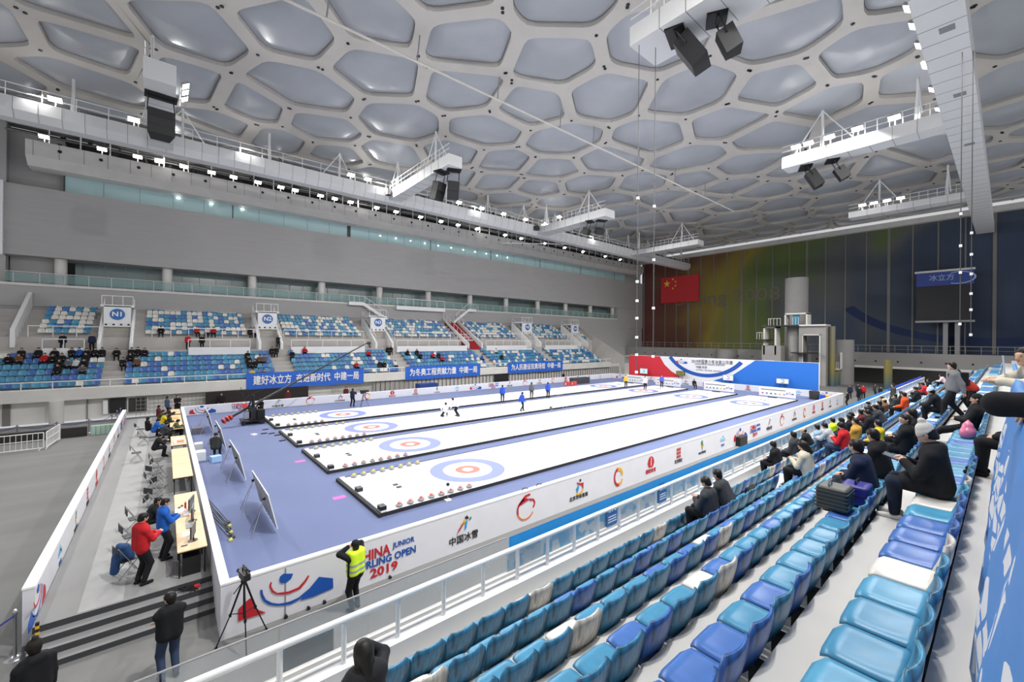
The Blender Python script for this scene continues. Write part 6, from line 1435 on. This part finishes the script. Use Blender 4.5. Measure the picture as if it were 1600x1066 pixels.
# microphone stands and lane timers
def mic(label, x, y, z):
    t = thing('sensor_stand', label, 'stand', (x, y, z)); b = MB(); b.tube((0, 0, 0), (0, 0, .62), .012, GREYM, 6); b.build('pole', t); b = MB(); b.lathe((0, 0, .66), [(.02, -.07), (.065, -.04), (.075, 0), (.065, .04), (.02, .07)], BLACK, 12); b.build('round_head', t); b = MB(); b.box(-.12, .12, -.1, .1, 0, .05, WHITE); b.build('base', t)
mic('small stand with round black head at the front edge of the nearest sheet', 8.85, 14.55, -.12)
t = thing('line_camera_rig', 'thin tripod rig with wires standing on the third sheet', 'tripod', (26.5, 26.0, -.12), 0)
b = MB(); 
for x in (0, 1.4): b.tube((x, 0, 0), (x, .1, 1.7), .02, GREYM, 6)
b.tube((0, .1, 1.35), (1.4, .1, 1.55), .012, GREYM, 6); b.build('frame', t); b = MB(); b.tube((-.4, -.2, 0), (0, .1, 1.3), .015, GREYM, 6); b.tube((1.8, -.2, 0), (1.4, .1, 1.3), .015, GREYM, 6); b.build('leg', t); b = MB(); b.box(-.2, -.05, 0, .15, .4, .55, BLACK); b.build('control_box', t)
# tripod video camera in front of the near barrier
def tripod(t, h, foot, m_, top=.0):
    for k in range(3):
        a = foot[1] + 2 * PI * k / 3; b = MB(); e = Vector((foot[0] * math.cos(a), foot[0] * math.sin(a), 0)); c = Vector((0, 0, h)); q = c * .5 + e * .5
        b.tube(c + Vector((.04 * math.cos(a), .04 * math.sin(a), 0)), q, .022, m_, 8); b.tube(q, e + Vector((0, 0, .02)), .014, m_, 8); b.lathe(tuple(e), [(.03, 0), (.03, .03)], m_, 8); b.lathe(tuple(q), [(.03, -.03), (.03, .03)], m_, 8); b.build('leg', t)
    b = MB()
    for k in range(3): a = foot[1] + 2 * PI * k / 3; b.tube((0, 0, h * .52), (foot[0] * .48 * math.cos(a), foot[0] * .48 * math.sin(a), h * .52), .01, m_, 6)
    b.tube((0, 0, h * .45), (0, 0, h), .018, m_, 8); b.build('spreader', t)
t = thing('video_camera', 'black video camera on a tall tripod in front of the near barrier', 'camera', (1.45, 11.35, -.70), .2); tripod(t, 1.45, (.58, .3), BLACKM)
b = MB(); b.lathe((0, 0, 1.45), [(.05, 0), (.07, .05), (.05, .12)], BLACK, 12); b.tube((0, 0, 1.52), (-.28, -.22, 1.42), .012, BLACKM, 6); b.build('pan_head', t)
b = MB(); b.box(-.07, .07, -.2, .14, 1.57, 1.72, BLACK); b.tube((0, .14, 1.65), (0, .3, 1.65), .05, BLACK, 12, .06); b.box(.07, .09, -.1, .06, 1.62, 1.74, BLACKM); b.path([(-.0, -.15, 1.72), (0, -.12, 1.80), (0, .08, 1.80), (0, .1, 1.72)], .014, BLACK, 6); b.tube((.05, -.2, 1.78), (.05, .2, 1.78), .02, BLACK, 8); b.build('camera_body', t)
t = thing('television_camera', 'black television camera on a wheeled pedestal beside the far sheet', 'camera', (14.5, 39.2, -.12), -.9); tripod(t, 1.2, (.5, .6), BLACKM)
b = MB(); b.box(-.12, .12, -.35, .25, 1.25, 1.55, BLACK); b.tube((0, .25, 1.4), (0, .75, 1.4), .1, BLACK, 12, .12); b.box(-.08, .08, -.5, -.35, 1.45, 1.6, BLACK); b.build('camera_body', t)
# camera crane
t = thing('camera_crane', 'black camera crane with red counterweights and a long rising boom', 'camera crane', (5.0, 36.6, -.12)); L = Vector((5.0, 36.6, -.12))
b = MB()
for x, y in ((4.5, 36.1), (5.7, 36.0), (5.8, 37.5), (4.6, 37.6)): b.lathe((x, y, .02), [(.14, -.05), (.16, 0), (.14, .05)], BLACK, 14, (0, 1, 0))
b.build('wheel', t, L)
b = MB(); b.box(4.4, 5.9, 36.0, 37.6, .1, .2, BLACKM); b.box(4.9, 5.4, 36.5, 37.1, .2, 1.1, BLACK); b.tube((5.2, 36.8, 1.0), (5.2, 36.8, 2.0), .1, BLACKM, 10); b.box(5.4, 5.9, 36.3, 37.0, .2, .9, BLACKM); b.build('dolly', t, L)
a_, c_ = Vector((3.3, 36.2, .35)), Vector((16.2, 42.5, 5.95)); d_ = (c_ - a_).normalized()
b = MB(); b.tube(a_, c_, .10, BLACK, 8, .05); b.build('boom', t, L)
b = MB(); m0 = Vector((5.2, 36.8, 1.95)); b.tube(m0, a_ + d_ * 1.9, .06, BLACK, 8); b.tube(a_ + d_ * 1.9 + Vector((0, 0, .9)), c_, .008, BLACK, 5); b.tube(a_ + d_ * 1.9 + Vector((0, 0, .9)), a_, .008, BLACK, 5); b.tube(a_ + d_ * 1.9, a_ + d_ * 1.9 + Vector((-.5, 0, 1.6)), .02, BLACK, 6); b.build('mast', t, L)
REDW = mat('counterweight_red', (196, 62, 54), .5)
for o_ in (0, .28, .5): b = MB(); cc = a_ + d_ * o_; b.lathe(tuple(cc), [(.2, -.06), (.22, 0), (.2, .06)], REDW, 20, tuple(d_)); b.lathe(tuple(cc), [(.1, -.075), (.1, .075)], BLACK, 12, tuple(d_)); b.build('counterweight', t, L)
b = MB(); b.box(4.5, 4.8, 36.7, 37.0, 1.1, 1.4, REDW); b.box(4.6, 5.0, 36.5, 37.0, .3, .8, STEEL); b.build('control_box', t, L)
b = MB(); b.box(16.1, 16.4, 42.35, 42.65, 5.7, 5.98, BLACK); b.tube((16.25, 42.5, 5.75), (16.4, 42.7, 5.4), .06, BLACK, 8); b.build('camera_head', t, L)
person('person in black crouched behind the camera crane dolly', (5.9, 38.2, -.12), 2.6, 'standphone', top=BK, legs=BK, det=1, s=.95)
# fences, planters, stanchions at the far left
def barricade(label, x0, y0, x1, y1):
    t = thing('crowd_barrier', label, 'barrier', (x0, y0, -.7)); L = Vector((x0, y0, -.7)); P_ = lambda q, z: (x0 + (x1 - x0) * q, y0 + (y1 - y0) * q, z)
    b = MB(); b.path([P_(0, -.6), P_(0, .35), P_(1, .35), P_(1, -.6), P_(0, -.6)], .03, WHITE, 6); b.tube(P_(0, -.1), P_(1, -.1), .022, WHITE, 6); b.build('frame', t, L)
    b = MB(); n = 18
    for k in range(1, n): b.tube(P_(k / n, -.6), P_(k / n, .35), .014, WHITE, 5)
    b.build('bars', t, L)
    b = MB()
    for q in (.04, .96): p = P_(q, -.68); b.tube((p[0] - .0, p[1] - .35, -.68), (p[0], p[1] + .35, -.68), .025, WHITE, 6); b.tube((p[0], p[1], -.68), (p[0], p[1], -.55), .025, WHITE, 6)
    b.build('foot', t, L)
barricade('white crowd barrier at the far left edge of the photo', -9.8, 38.4, -5.75, 38.6); barricade('white crowd barrier set at an angle next to the long one', -5.65, 38.7, -5.45, 41.6)
for k, (x0, x1, m_) in enumerate(((-5.5, -4.2, mat('planter_black', (44, 42, 40), .8)), (-4.0, -2.55, mat('glass_brick', (176, 206, 190), .3)), (-9.6, -5.6, mat('planter_black', (44, 42, 40), .8)))):
    b = MB(); b.box(x0, x1, 41.9, 42.3, -.7, -.05, m_)
    if k == 1:
        for i in range(6): b.box(x0 + i * .25, x0 + .03 + i * .25, 41.88, 41.9, -.7, -.05, GREYM)
    tag(b.build('low_screen'), ('black low screen behind the angled crowd barrier', 'pale green translucent screen near the outer barrier', 'long black low screen behind the long crowd barrier')[k], 'screen')
ST = [(-2.5, 14.1), (-9.4, 42.8), (-7.6, 42.9), (-5.8, 43.0), (-4.2, 43.1), (-3.1, 44.6), (-2.9, 46.2), (-2.8, 47.6)]
for k, (x, y) in enumerate(ST):
    t = thing('stanchion', ('tall steel rope stanchion at the near end of the outer barrier' if k == 0 else 'steel rope stanchion under the far left stand, %s from the left' % ORD[k - 1]), 'stanchion', (x, y, -.7), 0, 'steel rope stanchions')
    b = MB(); b.lathe((0, 0, 0), [(.17, 0), (.16, .02), (.05, .04)], STEEL, 18); b.build('base', t); b = MB(); b.lathe((0, 0, .03), [(.03, 0), (.03, .95), (.045, .96), (.045, 1.02), (.02, 1.05)], STEEL, 14); b.build('pole', t)
RB = mat('rope_blue', (30, 44, 130), .7)
def rope(label, a, c, sag=.25):
    b = MB(); pts = [(a[0] + (c[0] - a[0]) * q / 8, a[1] + (c[1] - a[1]) * q / 8, .25 - sag * 4 * (q / 8) * (1 - q / 8)) for q in range(9)]; b.path(pts, .02, RB, 6); tag(b.build('rope'), label, 'rope')
rope('blue rope running off the left edge from the near stanchion', ST[0], (-4.4, 13.2))
for k in range(1, 7): rope('blue rope between the far left stanchions, %s from the left' % ORD[k - 1], ST[k], ST[k + 1])
t = thing('striped_post_wrap', 'black and yellow hazard tape wound on the near end of the outer barrier', 'tape', (-2.15, 13.95, -.14)); b = MB()
for k in range(8): b.box(-.03, .03, -.03, .03, -.4 + k * .07, -.33 + k * .07, BLACK if k % 2 else LOGY)
b.build('tape_band', t)
# far end of the ice: white scoreboards, tv screens, benches
for k, (x, y) in enumerate(((55.2, 36.4), (55.2, 31.2), (55.2, 24.1), (55.2, 17.4))):
    t = thing('end_scoreboard', 'long white sponsor scoreboard at the far end of the ice, %s from the left' % ORD[k], 'scoreboard', (x, y, -.12), 0, 'white scoreboards at the far end')
    b = MB(); b.box(-.05, .05, -1.9, 1.9, .0, 1.05, mat('end_board_white', (232, 232, 234), .5)); b.build('panel', t)
    b = MB(); b.box(-.062, -.05, -.9, 1.7, .72, .80, mat('slot_dark', (70, 66, 60), .6)); b.build('slot', t)
    b = MB(); logo_curl(b, ((-.06, -1.35, .5), Vector((0, -1, 0)) * .35, Vector((0, 0, 1)) * .35, (-1, 0, 0)))
    for j in range(6): b.box(-.058, -.05, 1.4 - j * .45, 1.6 - j * .45, .25, .38, (LOGR, LOGB, LOGK, LOGG, LOGY, LOGC)[j])
    b.build('emblem', t)
SCR = [(37.5, 1.79, .96, (190, 210, 220)), (31.3, 1.77, 1.13, (96, 110, 52)), (24.5, 1.71, .95, (206, 214, 232)), (18.0, 1.71, 1.11, (206, 214, 232))]
for k, (y, z1, z0, c) in enumerate(SCR):
    t = thing('television', 'flat television standing behind the far barrier, %s from the left' % ORD[k], 'television', (59.0, y, -.7))
    b = MB(); b.box(-.04, .04, -.68, .68, z0 + .7, z1 + .72, BLACK if k == 1 else mat('tv_shell', (150, 156, 170), .5)); b.build('housing', t)
    b = MB(); b.box(-.05, -.04, -.62, .62, z0 + .75, z1 + .66, mat('tv_picture_%d' % k, c, .3, emit=.35)); b.prism(arcpts(0, (z0 + z1) / 2 + .7, .22, 40, 330, .07, 14), ((-.052, 0, 0), (0, 1, 0), (0, 0, 1), (-1, 0, 0)), BLACK if k != 1 else LOGR, .004); b.build('display', t)
    b = MB(); b.tube((0, -.3, 0), (0, -.3, z0 + .7), .03, BLACKM, 6); b.tube((0, .3, 0), (0, .3, z0 + .7), .03, BLACKM, 6); b.box(-.25, .25, -.4, .4, 0, .05, BLACKM); b.build('stand', t)
b = MB(); b.lathe((56.2, 14.0, -.12), [(.45, 0), (.5, .9), (.44, .95)], RUBB, 20); tag(b.build('trash_bin'), 'black round bin at the far right corner of the playing area', 'bin')
b = MB(); b.box(56.5, 57.6, 12.6, 13.6, -.12, .35, mat('crate_yellow', (226, 170, 50), .6)); tag(b.build('crate'), 'yellow crate in the far right corner of the playing area', 'crate')
b = MB(); b.box(55.9, 56.4, 13.0, 13.5, -.12, .45, mat('bag_royal', (30, 80, 190), .7)); tag(b.build('sports_bag'), 'royal blue bag beside the yellow crate in the far corner', 'bag')
for k, (x, y) in enumerate(((43.3, 39.6), (44.3, 39.3))): b = MB(); b.box(x - .3, x + .3, y - .3, y + .3, -.12, .45, mat('box_redwhite', (206, 70, 60), .6)); b.box(x - .31, x + .31, y - .1, y + .1, 0, .3, WHITE); tag(b.build('marker_box'), 'red and white box beside the far sheet, %s' % ('left one', 'right one')[k], 'box')
b = MB(); b.box(45.5, 49.0, 40.3, 41.2, -.12, .75, mat('table_dark', (60, 60, 66), .6)); tag(b.build('timing_table'), 'dark timing table at the far left corner of the ice', 'table')
b = MB(); b.box(29.8, 31.0, 11.55, 11.84, -.7, -.1, BLACK); tag(b.build('led_display'), 'black display panel leaning on the outside of the near barrier', 'display')
b = MB(); b.box(24, 26.5, 46.2, 47.4, -.7, .75, mat('tarp_blue', (30, 60, 130), .7)); tag(b.build('covered_stack'), 'dark blue covered stack behind the far barrier below the middle banner', 'cover')
for k in range(2): b = MB(); b.box(72 + k * .3, 75, 19.5 - .2 * k, 23, -.7 + .5 * k, -.4 + .5 * k, GREYM); tag(b.build('flat_stack'), 'stack of grey flat panels on the far floor, %s' % ('lower', 'upper')[k], 'panels')
for x, y, c in ((10.55, 12.0, BLACK), (11.3, 12.0, BLACK)):
    b = MB(); b.path([(x, 11.95, .62), (x + .1, 11.98, .70), (x + .3, 11.95, .67), (x + .35, 12.0, .60)], .018, BLACK, 6); tag(b.build('clip_microphone'), 'black clamp on the near barrier cap above the pot emblem, %s' % ('left one' if x < 11 else 'right one'), 'clamp')

b = MB(); b.box(1.9, 2.9, 9.5, 9.62, -.7, .15, mat('panel_rim', (60, 60, 62), .5)); b.box(1.95, 2.85, 9.48, 9.5, -.62, .1, BLACK); tag(b.build('floor_display'), 'black display panel standing on the lower floor, seen through the glass balustrade', 'display')
